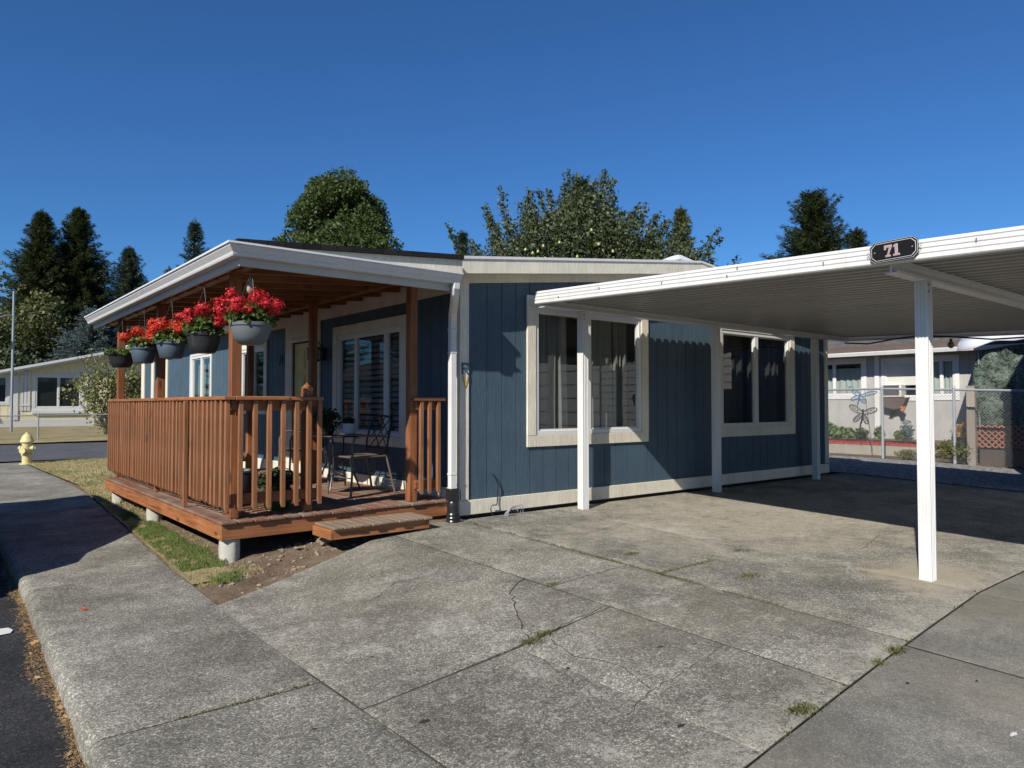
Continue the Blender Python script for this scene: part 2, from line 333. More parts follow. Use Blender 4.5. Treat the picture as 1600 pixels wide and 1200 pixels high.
# ------------------------------------------------------------------ object helpers
WL = {}
def tag(o, label=None, cat=None, group=None, kind=None):
    if label: o['label'] = label
    if cat: o['category'] = cat
    if group: o['group'] = group
    if kind: o['kind'] = kind
    return o
def thing(name, loc, label, cat, group=None, kind=None):
    o = bpy.data.objects.new(name, None); COL.objects.link(o); o.location = loc; o.empty_display_size = .2
    WL[o] = Vector(loc); return tag(o, label, cat, group, kind)
class MB:
    """collects shapes in world coordinates; build() links them as ONE mesh object"""
    def __init__(s, T=None): s.v = []; s.f = []; s.T = T
    def add(s, vs, fs):
        k = len(s.v)
        if s.T is not None: vs = [tuple(s.T @ Vector(p)) for p in vs]
        s.v += [tuple(p) for p in vs]; s.f += [tuple(i+k for i in f) for f in fs]; return s
    def box(s, x0, x1, y0, y1, z0, z1, c=0.0):
        if x0 > x1: x0, x1 = x1, x0
        if y0 > y1: y0, y1 = y1, y0
        if z0 > z1: z0, z1 = z1, z0
        v = [(x0, y0, z0), (x1, y0, z0), (x1, y1, z0), (x0, y1, z0), (x0, y0, z1), (x1, y0, z1), (x1, y1, z1), (x0, y1, z1)]
        return s.add(v, [(0, 3, 2, 1), (4, 5, 6, 7), (0, 1, 5, 4), (1, 2, 6, 5), (2, 3, 7, 6), (3, 0, 4, 7)])
    def hexa(s, v): return s.add(v, [(0, 3, 2, 1), (4, 5, 6, 7), (0, 1, 5, 4), (1, 2, 6, 5), (2, 3, 7, 6), (3, 0, 4, 7)])
    def quad(s, *v): return s.add(v, [tuple(range(len(v)))])
    def tube(s, pts, r, n=8, cap=True):
        pts = [Vector(p) for p in pts]; rs = r if isinstance(r, (list, tuple)) else [r]*len(pts)
        vs = []; fs = []; prev = None
        for i, p in enumerate(pts):
            d = (pts[min(i+1, len(pts)-1)]-pts[max(i-1, 0)])
            d = d.normalized() if d.length > 1e-9 else Vector((0, 0, 1))
            if prev is None:
                a = d.orthogonal().normalized()
            else:
                a = (prev - d*prev.dot(d)); a = a.normalized() if a.length > 1e-6 else d.orthogonal().normalized()
            prev = a; b = d.cross(a)
            for k in range(n):
                t = 2*math.pi*k/n; vs.append(p+(a*math.cos(t)+b*math.sin(t))*rs[i])
        for i in range(len(pts)-1):
            for k in range(n):
                fs.append((i*n+k, i*n+(k+1) % n, (i+1)*n+(k+1) % n, (i+1)*n+k))
        if cap: fs += [tuple(range(n-1, -1, -1)), tuple((len(pts)-1)*n+k for k in range(n))]
        return s.add(vs, fs)
    def lathe(s, prof, c=(0, 0, 0), n=28, sx=1, sy=1, ax='z', wob=0.0):
        vs = []; fs = []
        for (r, z) in prof:
            for k in range(n):
                t = 2*math.pi*k/n; q = r*(1+wob*math.sin(3*t+z*40)*.5+wob*math.sin(5*t+2))
                x, y = q*math.cos(t)*sx, q*math.sin(t)*sy
                p = (x, y, z) if ax == 'z' else ((z, x, y) if ax == 'x' else (x, z, y))
                vs.append((p[0]+c[0], p[1]+c[1], p[2]+c[2]))
        for i in range(len(prof)-1):
            for k in range(n): fs.append((i*n+k, i*n+(k+1) % n, (i+1)*n+(k+1) % n, (i+1)*n+k))
        fs += [tuple(range(n-1, -1, -1)), tuple((len(prof)-1)*n+k for k in range(n))]
        return s.add(vs, fs)
    def prism(s, poly, axis, a, b):
        """poly: 2D outline in the two remaining axes (in order), extruded along axis from a to b"""
        def P(p, t): return (t, p[0], p[1]) if axis == 'x' else ((p[0], t, p[1]) if axis == 'y' else (p[0], p[1], t))
        n = len(poly); vs = [P(p, a) for p in poly]+[P(p, b) for p in poly]
        fs = [(i, (i+1) % n, n+(i+1) % n, n+i) for i in range(n)]+[tuple(range(n-1, -1, -1)), tuple(range(n, 2*n))]
        return s.add(vs, fs)
    def build(s, name, mat, parent=None, bevel=0, smooth=False, recalc=True, label=None):
        me = bpy.data.meshes.new(name); off = WL.get(parent, Vector((0, 0, 0)))
        o = bpy.data.objects.new(name, me)
        a = np.array(s.v, dtype=float)-np.array(off)
        me.from_pydata(a.tolist(), [], s.f)
        if recalc and len(s.f) < 60000:
            bm = bmesh.new(); bm.from_mesh(me); bmesh.ops.recalc_face_normals(bm, faces=bm.faces); bm.to_mesh(me); bm.free()
        me.materials.append(M[mat] if isinstance(mat, str) else mat)
        COL.objects.link(o); WL[o] = Vector(off)
        if parent is not None: o.parent = parent
        if bevel:
            m = o.modifiers.new('bevel', 'BEVEL'); m.width = bevel; m.segments = 1; m.limit_method = 'ANGLE'; m.angle_limit = R(40)
        if smooth:
            for p in me.polygons: p.use_smooth = True
            if smooth != 2:
                try: me.set_sharp_from_angle(angle=R(40))
                except Exception: pass
        if label: o['label'] = label
        return o
def cp(o, loc, parent=None, rot=None):
    """a copy of a part or childless thing, moved by loc"""
    c = o.copy(); COL.objects.link(c); c.parent = parent if parent is not None else o.parent
    c.location = Vector(o.location)+Vector(loc)
    if rot: c.rotation_euler = rot
    WL[c] = WL.get(o, Vector((0, 0, 0)))+Vector(loc); return c
def copy_tree(o, parent=None, loc=None, rz=None, label=None):
    c = o.copy(); COL.objects.link(c); c.parent = parent
    if loc is not None: c.location = loc
    if rz is not None: c.rotation_euler = (0, 0, rz)
    if label: c['label'] = label
    for ch in list(o.children): copy_tree(ch, c)
    return c
def poly_np(name, verts, nper, mat, parent=None):
    """verts: (n*nper,3) array, faces of nper verts each"""
    off = np.array(WL.get(parent, Vector((0, 0, 0))))
    v = np.asarray(verts, dtype=np.float32).reshape(-1, 3)-off.astype(np.float32)
    me = bpy.data.meshes.new(name); nv = len(v); nf = nv//nper
    me.vertices.add(nv); me.vertices.foreach_set('co', v.ravel())
    me.loops.add(nv); me.loops.foreach_set('vertex_index', np.arange(nv, dtype=np.int32))
    me.polygons.add(nf); me.polygons.foreach_set('loop_start', np.arange(0, nv, nper, dtype=np.int32))
    me.polygons.foreach_set('loop_total', np.full(nf, nper, dtype=np.int32))
    me.update(calc_edges=True); me.materials.append(M[mat])
    o = bpy.data.objects.new(name, me); COL.objects.link(o); WL[o] = Vector(off.tolist())
    if parent is not None: o.parent = parent
    return o
def unit(a): return a/np.maximum(np.linalg.norm(a, axis=-1, keepdims=True), 1e-9)
def leaf_quads(P, size, asp=.55, bias=None, bw=0.0):
    """rhomb leaves at points P with random facing"""
    n = len(P); d = rng.normal(size=(n, 3))
    if bias is not None: d = unit(d)+np.asarray(bias)*bw
    d = unit(d); q = rng.normal(size=(n, 3)); b = unit(np.cross(d, q))
    sz = size*rng.uniform(.6, 1.35, (n, 1)) if np.isscalar(size) else size[:, None]
    L = d*sz; W = b*sz*asp*.5
    c = np.cross(d, b)*sz*.12
    return np.stack([P-L*.5, P+W-c, P+L*.5, P-W-c], 1)
def gz(x, y):
    b = .033*max(-6.0, min(7.0, y)); t = max(0, min(1, (x-1.2)/3.0)); t = t*t*(3-2*t)
    if y > 11:
        q = min(1, (y-11)/9); b *= 1-.8*q*q*(3-2*q)
    z = b*t
    if y > 30: z += (y-30)*.010
    return z

# ================================================================== SETTING
def sheet(name, mat, xs, ys, zf, kind='structure'):
    m = MB(); nx, ny = len(xs), len(ys)
    m.v = [(x, y, zf(x, y)) for y in ys for x in xs]
    m.f = [(j*nx+i, j*nx+i+1, (j+1)*nx+i+1, (j+1)*nx+i) for j in range(ny-1) for i in range(nx-1)]
    o = m.build(name, mat, smooth=2, recalc=False); o['kind'] = kind; return o
fine = lambda a, b, s: [a+(b-a)*i/max(1, round((b-a)/s)) for i in range(max(1, round((b-a)/s))+1)]
def groundz(x, y):
    if x < .80 and y < 21: return -.30
    n = noise.noise(Vector((x*2.2, y*2.2, 0)))*.02 + noise.noise(Vector((x*7, y*7, 3)))*.012
    dirtzone = 1.6 < x < 4.4 and y < 12 and y > (5.35+(x-1.6)*.95 if x < 2.6 else 6.32)
    return gz(x, y)-.035+(n+.028 if dirtzone else -.01)
xs = [-900, -300, -100, -40, -10, 0, .79, .81, 1.0]+fine(1.1, 5, .12)+fine(5.5, 20, .8)+[25, 35, 60, 120, 300, 900]
ys = [-600, -100, -30, -10, -3, 0, 2, 4]+fine(4.5, 12.5, .12)+fine(13.5, 29, .8)+[30, 34, 40, 60, 100, 250, 900]
sheet('ground', 'dirt', xs, ys, groundz)
sheet('street', 'asphalt', [-9, -3, 0, .45, .74], [-30, -5, 0, 3, 6, 10, 14, 18, 21.4], lambda x, y: -.115+(max(0, y-15)*.02))
sheet('cross_road', 'road', [-60, -20, 0, 1.5, 2.4, 4, 6, 10, 20, 60], [21.5, 22.2, 26, 30.2], lambda x, y: .035+.0*x+(.0 if y > 22 else -.01))
far = sheet('far_verge', 'drylawn', [-60, -10, 0, 5, 10, 20, 40, 80], [30.25, 33, 36, 40, 45, 60], lambda x, y: gz(x, y)+.05)
# dry front lawn between sidewalk and house, out to the cross road
def walkx(y):
    pts = [(-20, 1.57), (5.2, 1.60), (9.7, 1.86), (14.4, 2.12), (20.9, 1.98), (40, 1.98)]
    for (a, xa), (b, xb) in zip(pts, pts[1:]):
        if a <= y <= b: return xa+(xb-xa)*(y-a)/(b-a)
    return 1.6
m = MB(); yl = fine(5.9, 21.0, .3); cols = 10
def lawnz(x, y): return gz(x, y)+.012
for y in yl:
    x0 = walkx(y)+.01; x1 = 4.40 if y > 11.5 else 2.02
    if y > 20.3: x1 = 9
    for i in range(cols): 
        x = x0+(x1-x0)*i/(cols-1); m.v.append((x, y, lawnz(x, y)+.01*noise.noise(Vector((x*3, y*3, 1)))))
m.f = [(j*cols+i, j*cols+i+1, (j+1)*cols+i+1, (j+1)*cols+i) for j in range(len(yl)-1) for i in range(cols-1)]
m.build('lawn', 'drylawn', smooth=2, recalc=False)['kind'] = 'structure'

# concrete slabs
def slab(name, mat, corner, nx=8, ny=8, th=.12, dz=0.0, edge=0.006, kerb=0.0):
    """corner: four (x,y) corners counter-clockwise; top follows the ground's fall; worn arris, kerb: rounded first side"""
    (ax, ay), (bx, by), (cx_, cy_), (dx, dy) = corner
    W = math.hypot(bx-ax, by-ay); H = math.hypot(dx-ax, dy-ay); e1 = min(.2, edge/W); e2 = min(.2, edge/H); k1 = min(.2, kerb/W) or e1
    us = sorted({0, k1*.12, k1*.3, k1*.6, k1, 1-e1, 1-e1*.4, 1} | {k1+(1-e1-k1)*i/nx for i in range(1, nx)})
    vs_ = sorted({0, e2*.4, e2, 1-e2, 1-e2*.4, 1} | {e2+(1-2*e2)*i/ny for i in range(1, ny)})
    m = MB(); nu = len(us); nv = len(vs_)
    for v in vs_:
        for u in us:
            x = (ax*(1-u)+bx*u)*(1-v)+(dx*(1-u)+cx_*u)*v; y = (ay*(1-u)+by*u)*(1-v)+(dy*(1-u)+cy_*u)*v
            d = min((1-u)*W, v*H, (1-v)*H, 9 if kerb else u*W); z = gz(x, y)+dz
            if d < edge*.2: z -= edge*.5
            elif d < edge*.7: z -= edge*.15
            if kerb and u*W < kerb:
                q = 1-u*W/kerb; z -= kerb*(1-math.sqrt(max(0, 1-q*q)))*.75; x += .010*noise.noise(Vector((x*5, y*5, 0)))*q
            if d < edge*.5: nb = .004*noise.noise(Vector((x*9, y*9, 0))); x += nb; y += nb
            m.v.append((x, y, z))
    m.f = [(j*nu+i, j*nu+i+1, (j+1)*nu+i+1, (j+1)*nu+i) for j in range(nv-1) for i in range(nu-1)]
    ring = [i for i in range(nu)]+[j*nu+nu-1 for j in range(1, nv)]+[(nv-1)*nu+i for i in range(nu-2, -1, -1)]+[j*nu for j in range(nv-2, 0, -1)]
    k = len(m.v)
    for i in ring: p = m.v[i]; m.v.append((p[0], p[1], p[2]-th))
    n = len(ring); m.f += [(ring[i], k+i, k+(i+1) % n, ring[(i+1) % n]) for i in range(n)]
    o = m.build(name, mat, smooth=True, recalc=False); o['kind'] = 'structure'; return o
g = .0042
kx = lambda y: .475+.0265*max(-9, min(8, y))
ky = [-9, -6.2, -3.1, .35, 3.48, 6.6, 9.7, 12.8, 16, 18.6, 21.3]
for a, b in zip(ky, ky[1:]):
    slab('sidewalk', 'walk', [(kx(a), a+g), (walkx(a)-g, a+g), (walkx(b)-g, b-g), (kx(b), b-g)], 8, 14, kerb=.07, th=.2)
# driveway slabs: columns between the long joints
F = lambda x: 1.60+.095*(x-2.3)       # slanting joint with the neighbouring slab
X0, X1, X2 = 1.60, 3.50, 4.385
slab('driveway', 'concrete', [(X0+g, F(1.6)+g), (2.62-g, F(2.62)+g), (2.62-g, 3.15-g), (X0+g, 3.05-g)], 8, 10)
slab('driveway', 'concrete', [(2.62+g*0, F(2.62)+g), (X1-g, F(X1)+g), (X1-g, 3.28-g), (2.62, 3.15-g)], 8, 10)
slab('driveway', 'concrete', [(X0+g, 3.05+g), (X1-g, 3.28+g), (X1-g, 6.16), (X0+g, 5.22)], 12, 16)
slab('driveway', 'concrete', [(X1+g, F(X1)+g), (X2-g, F(X2)+g), (X2-g, 3.92-g), (X1+g, 3.86-g)], 8, 16)
slab('driveway', 'concrete', [(X1+g, 3.86+g), (X2-g, 3.92+g), (X2-g, 6.22), (X1+g, 6.18)], 8, 16)
slab('driveway', 'concrete', [(X2+g, F(X2)+g), (5.9, F(5.9)+g), (5.75, 3.66), (X2+g, 3.6-g)], 10, 16, edge=.001)
slab('driveway', 'concrete', [(X2+g, 3.6+g), (5.75, 3.66), (5.7, 6.22), (X2+g, 6.22)], 10, 16, edge=.001)
slab('driveway', 'concrete', [(5.90, F(5.9)+g), (12.6, 2.05), (12.6, 3.9), (5.75, 3.66)], 30, 8, edge=.001)
slab('driveway', 'concrete', [(5.75, 3.66), (12.6, 3.9), (12.6, 6.24), (5.70, 6.22)], 30, 12, edge=.001)
# neighbouring smoother slab
slab('neighbour_driveway', 'slab', [(X0+g, -8), (4.25, -8), (4.3, F(4.3)-g), (X0+g, F(1.6)-g)], 12, 20, dz=-.004)
slab('neighbour_driveway', 'slab', [(4.258, -8), (5.9, -8), (5.9, F(5.9)-g), (4.308, F(4.3)-g)], 14, 20, dz=-.004)
slab('neighbour_driveway', 'slab', [(5.903, -8), (12.6, -8), (12.6, 2.05-g), (5.903, F(5.9)-g)], 30, 20, dz=-.004)
def joint(a, b, w=.0075, mat='joint'):
    m = MB(); n = 40; dx, dy = b[0]-a[0], b[1]-a[1]; L = math.hypot(dx, dy)
    for i in range(n+1):
        x, y = a[0]+dx*i/n, a[1]+dy*i/n; ww = .8*w*(.7+.5*noise.noise(Vector((x*6, y*6, 1)))); z = gz(x, y)-.0012
        m.v += [(x-dy/L*ww, y+dx/L*ww, z), (x+dy/L*ww, y-dx/L*ww, z)]
    m.f = [(2*i, 2*i+1, 2*i+3, 2*i+2) for i in range(n)]
    m.build('joint_filler', mat, recalc=False)['kind'] = 'structure'
joint((X0, -8), (X0, 5.2)); joint((X1, 1.7), (X1, 6.1)); joint((X2, 1.8), (X2, 6.1)); joint((X0, 3.05), (2.62, 3.15)); joint((2.62, 3.15), (X1, 3.28)); joint((X1, 3.86), (X2, 3.92)); joint((X2, 3.6), (5.35, 3.64), .005); joint((4.3, F(4.3)), (4.25, -8))
joint((X0, F(1.6)), (5.9, F(5.9)), .006); joint((5.9, F(5.9)), (12.6, 2.05), .006)
for y_ in ky[1:-1]: joint((kx(y_)+.05, y_), (walkx(y_), y_), .0065)
sheet('gravel_yard', 'gravel', [12.62, 13.5, 14.5, 15.6, 16.4, 17], [-12, -6, -2, 0, 2, 4, 6, 8, 10, 14, 25], lambda x, y: gz(x, y)+.01-(.05 if x > 16.8 else 0))
# cracks and dirt-filled hairlines
def crack(pts, w=.008, seed=0):
    rnd = random.Random(seed); P = []
    for (a, b) in zip(pts, pts[1:]):
        n = max(2, int(math.hypot(b[0]-a[0], b[1]-a[1])/.05))
        for i in range(n):
            t = i/n; P.append((a[0]+(b[0]-a[0])*t+rnd.uniform(-.014, .014), a[1]+(b[1]-a[1])*t+rnd.uniform(-.014, .014)))
    P.append(pts[-1]); m = MB()
    for i, (x, y) in enumerate(P):
        j = min(i+1, len(P)-1); k = max(i-1, 0); dx, dy = P[j][0]-P[k][0], P[j][1]-P[k][1]; L = math.hypot(dx, dy) or 1
        ww = w*rnd.uniform(.35, 1.0)*.5; z = gz(x, y)+.003
        m.v += [(x-dy/L*ww, y+dx/L*ww, z), (x+dy/L*ww, y-dx/L*ww, z)]
    m.f = [(2*i, 2*i+1, 2*i+3, 2*i+2) for i in range(len(P)-1)]
    o = m.build('pavement_crack', 'crack', recalc=False); o['kind'] = 'structure'
crack([(3.52, 4.15), (3.25, 4.0), (2.95, 3.55), (2.78, 3.3), (2.7, 3.12)], .009, 1)
crack([(2.82, 3.1), (2.75, 2.85), (2.85, 2.6), (2.74, 2.3)], .006, 2)
crack([(3.0, 4.7), (2.75, 4.75), (2.5, 4.55), (2.3, 4.5)], .005, 3)
crack([(2.62, 3.12), (2.55, 2.7), (2.45, 2.35)], .004, 4)
crack([(2.62, 3.15), (3.1, 3.25), (3.5, 3.3)], .006, 14)
crack([(3.5, 2.4), (3.2, 2.36), (2.8, 2.3), (2.45, 2.2)], .0035, 5)
crack([(4.3, .2), (3.2, .15), (2.2, .2)], .006, 6)
crack([(4.4, 5.2), (5.0, 5.0), (5.8, 5.15), (6.9, 4.9)], .007, 7)
crack([(6.6, 3.1), (7.4, 3.3), (8.4, 3.2)], .008, 8)
crack([(3.9, 4.9), (4.15, 4.7), (4.38, 4.6)], .007, 9)
# street line and a paint spot
m = MB(); m.quad((-6, 5.80, -.108), (.44, 5.85, -.108), (.50, 5.86, -.108), (.52, 5.93, -.108), (.50, 6.01, -.108), (.44, 6.02, -.108), (-6, 5.98, -.108)); m.build('street_line', 'paint', recalc=False)['kind'] = 'structure'
m = MB()
for cx, cy, r1, r2, s in ((3.98, .98, .10, .028, 1), (3.55, 1.05, .035, .012, 2)):
    rr = random.Random(s); P = [(cx+math.cos(t*.4)*r1*rr.uniform(.6, 1.1), cy+math.sin(t*.4)*r2*rr.uniform(.6, 1.1), gz(cx, cy)+.003) for t in range(16)]
    m.quad(*P)
m.build('paint_spot', 'paint', recalc=False)['kind'] = 'structure'

for k, (cx, cy, ra, rb) in enumerate(((2.55, 1.98, .022, .012), (2.62, 2.75, .014, .008), (3.2, 2.62, .02, .009), (3.75, 1.55, .013, .007), (1.95, 3.6, .014, .006), (3.05, 3.0, .008, .006), (1.35, 3.0, .012, .006), (1.75, 2.75, .03, .016), (4.05, 1.35, .012, .006))):
    rr = random.Random(k); m = MB(); m.quad(*[(cx+math.cos(t*.42)*ra*rr.uniform(.7, 1.2), cy+math.sin(t*.42)*rb*rr.uniform(.7, 1.2), gz(cx, cy)+.003) for t in range(15)])
    m.build('oil_spot', 'crack', recalc=False)['kind'] = 'structure'
# grass, weeds, litter
def blades(name, pts, h, wd, mat, lean=.5):
    P = np.array(pts); n = len(P); a = rng.uniform(0, 2*np.pi, n); hh = h*rng.uniform(.4, 1.3, n)
    dx = np.stack([np.cos(a), np.sin(a), np.zeros(n)], 1)
    ln_ = rng.uniform(-lean, lean, (n, 3)); ln_[:, 2] = 1; top = P+ln_*hh[:, None]
    mid = P+ln_*np.array([.35, .35, 1])*hh[:, None]*.55
    w1 = dx*wd; tri = np.stack([P-w1, P+w1, mid+w1*.7, top, mid-w1*.7], 1)
    o = poly_np(name, tri.reshape(-1, 3), 5, mat); o['kind'] = 'stuff'; return o
def scat(n, f, x0, x1, y0, y1):
    out = []
    while len(out) < n:
        x, y = random.uniform(x0, x1), random.uniform(y0, y1)
        if f(x, y): out.append((x, y, gz(x, y)+.005))
    return out
def strip_ok(x, y):
    e = walkx(y)
    k = noise.noise(Vector((x*2.5, y*2.5, 5)))
    lo = e+.03+.04*k
    return lo < x < 2.06+.12*k and k+.5*noise.noise(Vector((x*9, y*9, 3))) > -.22+(.25 if y < 6.2 else 0)+(.25 if y > 8.8 else 0)
blades('green_grass', scat(11000, strip_ok, 1.55, 2.25, 5.75, 10.2), .036, .0018, 'grass')
blades('dry_grass', scat(6500, lambda x, y: walkx(y)+.03 < x < 2.2 and noise.noise(Vector((x*4, y*4, 8))) > -.15, 1.55, 2.3, 5.75, 11), .024, .0018, 'drygrass')
blades('lawn_grass', scat(26000, lambda x, y: walkx(y)+.02 < x and noise.noise(Vector((x*1.4, y*1.4, 2))) > -.5, 1.8, 4.35, 10.0, 20.8), .035, .004, 'drygrass')
blades('lawn_tufts', scat(3000, lambda x, y: walkx(y)+.02 < x and noise.noise(Vector((x*.9, y*.9, 7))) > .12, 1.8, 4.35, 10.0, 20.8), .045, .004, 'grass')
def line_pts(a, b, n, j=.02, dens=None):
    out = []
    for _ in range(n):
        t = random.random()
        x = a[0]+(b[0]-a[0])*t; y = a[1]+(b[1]-a[1])*t
        if noise.noise(Vector((x*3, y*3, 4))) < (.0 if dens is None else dens): continue
        x += random.gauss(0, j); y += random.gauss(0, j); out.append((x, y, gz(x, y)-.002))
    return out
wp = line_pts((X2, 6.1), (X2, 2.6), 1500, .014, -.05)+line_pts((X2, 4.6), (X2, 3.3), 700, .016, -.4)+line_pts((X1, 5.9), (X1, 2.4), 500, .010, .12)+line_pts((X2, 3.6), (5.1, 3.62), 400, .014, 0)+line_pts((.9, 3.48), (1.58, 3.48), 260, .006, -.3)+line_pts((2.5, F(2.5)), (7, F(7)), 500, .015, .18)
for cx, cy, n_, r_ in ((3.08, 1.72, 420, .045), (2.72, 3.16, 260, .035), (2.86, 3.2, 200, .035), (4.72, 4.15, 200, .04), (4.9, 3.15, 260, .06), (3.55, 3.88, 100, .03), (5.6, 3.7, 160, .06), (4.15, F(4.15), 260, .04), (3.9, F(3.9), 100, .03)):
    for _ in range(n_):
        x = cx+random.gauss(0, r_); y = cy+random.gauss(0, r_*.6); wp.append((x, y, gz(x, y)))
blades('weeds', wp, .016, .0018, 'weed', 1.0)
# leaf litter along the kerb
P = []
while len(P) < 15000:
    y = random.uniform(-1, 8.5); wdt = .03+.13*max(0, noise.noise(Vector((y*1.1, 0, 3)))+.25)+.04*abs(noise.noise(Vector((y*5, 1, 3))))
    d = random.random()**1.5*wdt; x = kx(y)+.012-d
    if random.random() < .15: x -= random.random()*.05
    P.append((x, y, -.112+.03*max(0, 1-d/.09)*random.random()))
Q = np.array(P); v = leaf_quads(Q, .027, .13, (0, 0, 0)); v[:, :, 2] = np.maximum(Q[:, None, 2]*0-.113, Q[:, None, 2]+(v[:, :, 2]-Q[:, None, 2])*.35)
o = poly_np('leaf_litter', v.reshape(-1, 3), 4, 'litter'); o['kind'] = 'stuff'
Q = np.array(random.sample(P, 150)); v = leaf_quads(Q+np.array([0, 0, .012]), .038, .6); v[:, :, 2] = np.maximum(-.112, v[:, :, 2]*.6-.04)
o = poly_np('fallen_leaves', v.reshape(-1, 3), 4, 'litter'); o['kind'] = 'stuff'
Q = np.array([(random.uniform(.6, 4.2), random.uniform(1.6, 5.8), 0) for _ in range(45)]); Q[:, 2] = [gz(a, b)+.004 for a, b, _ in Q]
v = leaf_quads(Q, .012, .6); v[:, :, 2] = Q[:, None, 2]+np.abs(v[:, :, 2]-Q[:, None, 2])*.5
o = poly_np('debris', v.reshape(-1, 3), 4, 'litter'); o['kind'] = 'stuff'
# orange petal on the sidewalk
Q = np.array([(.90+random.gauss(0, .011), 5.72+random.gauss(0, .008), .008) for _ in range(9)]); v = leaf_quads(Q, .02, .8); v[:, :, 2] = np.maximum(.003, v[:, :, 2])
tag(poly_np('fallen_petal', v.reshape(-1, 3), 4, 'orange'), 'small orange red fallen blossom lying alone on the sidewalk', 'blossom')
# rubble in the dirt bed
m = MB(); rr = random.Random(5)
def rock(m, c, r, rr):
    bm = bmesh.new(); bmesh.ops.create_icosphere(bm, subdivisions=1, radius=1); s = (rr.uniform(.7, 1.3), rr.uniform(.7, 1.3), rr.uniform(.4, .7))
    vs = [tuple(c[i]+v.co[i]*r*s[i]*rr.uniform(.75, 1.2) for i in range(3)) for v in bm.verts]; fs = [tuple(v.index for v in f.verts) for f in bm.faces]; bm.free(); m.add(vs, fs)
for _ in range(420):
    x = rr.uniform(1.8, 3.9); y = 5.35+(x-1.6)*.42+rr.uniform(.02, .8)
    if x > 2.6: y = 6.02+rr.uniform(.1, .6)
    rock(m, (x, y, groundz(x, y)+.004), rr.choice([.005, .006, .008, .010, .014, .022]), rr)
m.build('rubble', 'rubble')['kind'] = 'stuff'
for (x, y, r_, lb) in ((2.98, 6.45, .10, 'broken pale concrete chunk in the dirt below the step'), (2.60, 6.32, .05, 'small flat grey stone in the dirt beside the driveway')):
    m = MB(); rock(m, (x, y, groundz(x, y)+.0), r_, rr); tag(m.build('stone', 'rubble'), lb, 'stone')

# ================================================================== MOBILE HOME
HX0, HX1, HY0, HY1 = 4.405, 12.10, 6.252, 20.28
home = thing('mobile_home', (HX0, HY0, .2), 'single storey blue panelled home with cream trim and dark shingled low gable roof', 'house')
TE = Matrix(((1, 0, 0, 0), (0, 0, -1, HY0), (0, 1, 0, 0), (0, 0, 0, 1)))     # end wall: u=+X, v=+Z, n=-Y
TS = Matrix(((0, 0, -1, HX0), (1, 0, 0, 0), (0, 1, 0, 0), (0, 0, 0, 1)))     # side wall: u=+Y, v=+Z, n=-X
def wall_panel(name, mat, T, u0, u1, v0, top, holes, parent, pitch=.2, first=None, gd=.007, gw=.009, th=.10, label=None):
    m = MB(T); cuts = {round(u0, 4), round(u1, 4)}; grooves = []
    u = first if first is not None else u0+pitch
    while u < u1-.02:
        a, b = u-gw/2, u+gw/2
        ok = all(not (h[0]-.02 < u < h[0]+.02 or h[1]-.02 < u < h[1]+.02) for h in holes)
        if ok: grooves.append((a, b)); cuts |= {round(a, 4), round(b, 4)}
        u += pitch
    for h in holes: cuts |= {round(h[0], 4), round(h[1], 4)}
    cu = sorted(cuts); inn = lambda u: any(a < u < b for a, b in grooves)
    for a, b in zip(cu, cu[1:]):
        if b-a < 1e-4: continue
        mid = (a+b)/2; n = -gd if inn(mid) else 0
        spans = []; hs_ = sorted([(h[2], h[3]) for h in holes if h[0] < mid < h[1]])
        lo = v0
        for (p, q) in hs_: spans.append((lo, p, p)); lo = q
        spans.append((lo, None, None))
        for (p, q, _) in spans:
            ta, tb = (q, q) if q is not None else (top(a), top(b))
            m.quad((a, p, n), (b, p, n), (b, tb, n), (a, ta, n))
            m.quad((a, p, -th), (a, ta, -th), (b, tb, -th), (b, p, -th))
            if n:
                m.quad((a, p, 0), (a, p, n), (a, ta, n), (a, ta, 0)); m.quad((b, p, 0), (b, tb, 0), (b, tb, n), (b, p, n))
    for h in holes:
        a, b, p, q = h
        m.quad((a, p, 0), (a, q, 0), (a, q, -th), (a, p, -th)); m.quad((b, p, 0), (b, p, -th), (b, q, -th), (b, q, 0))
        m.quad((a, p, 0), (a, p, -th), (b, p, -th), (b, p, 0)); m.quad((a, q, 0), (b, q, 0), (b, q, -th), (a, q, -th))
    return m.build(name, mat, parent, recalc=False, label=label)
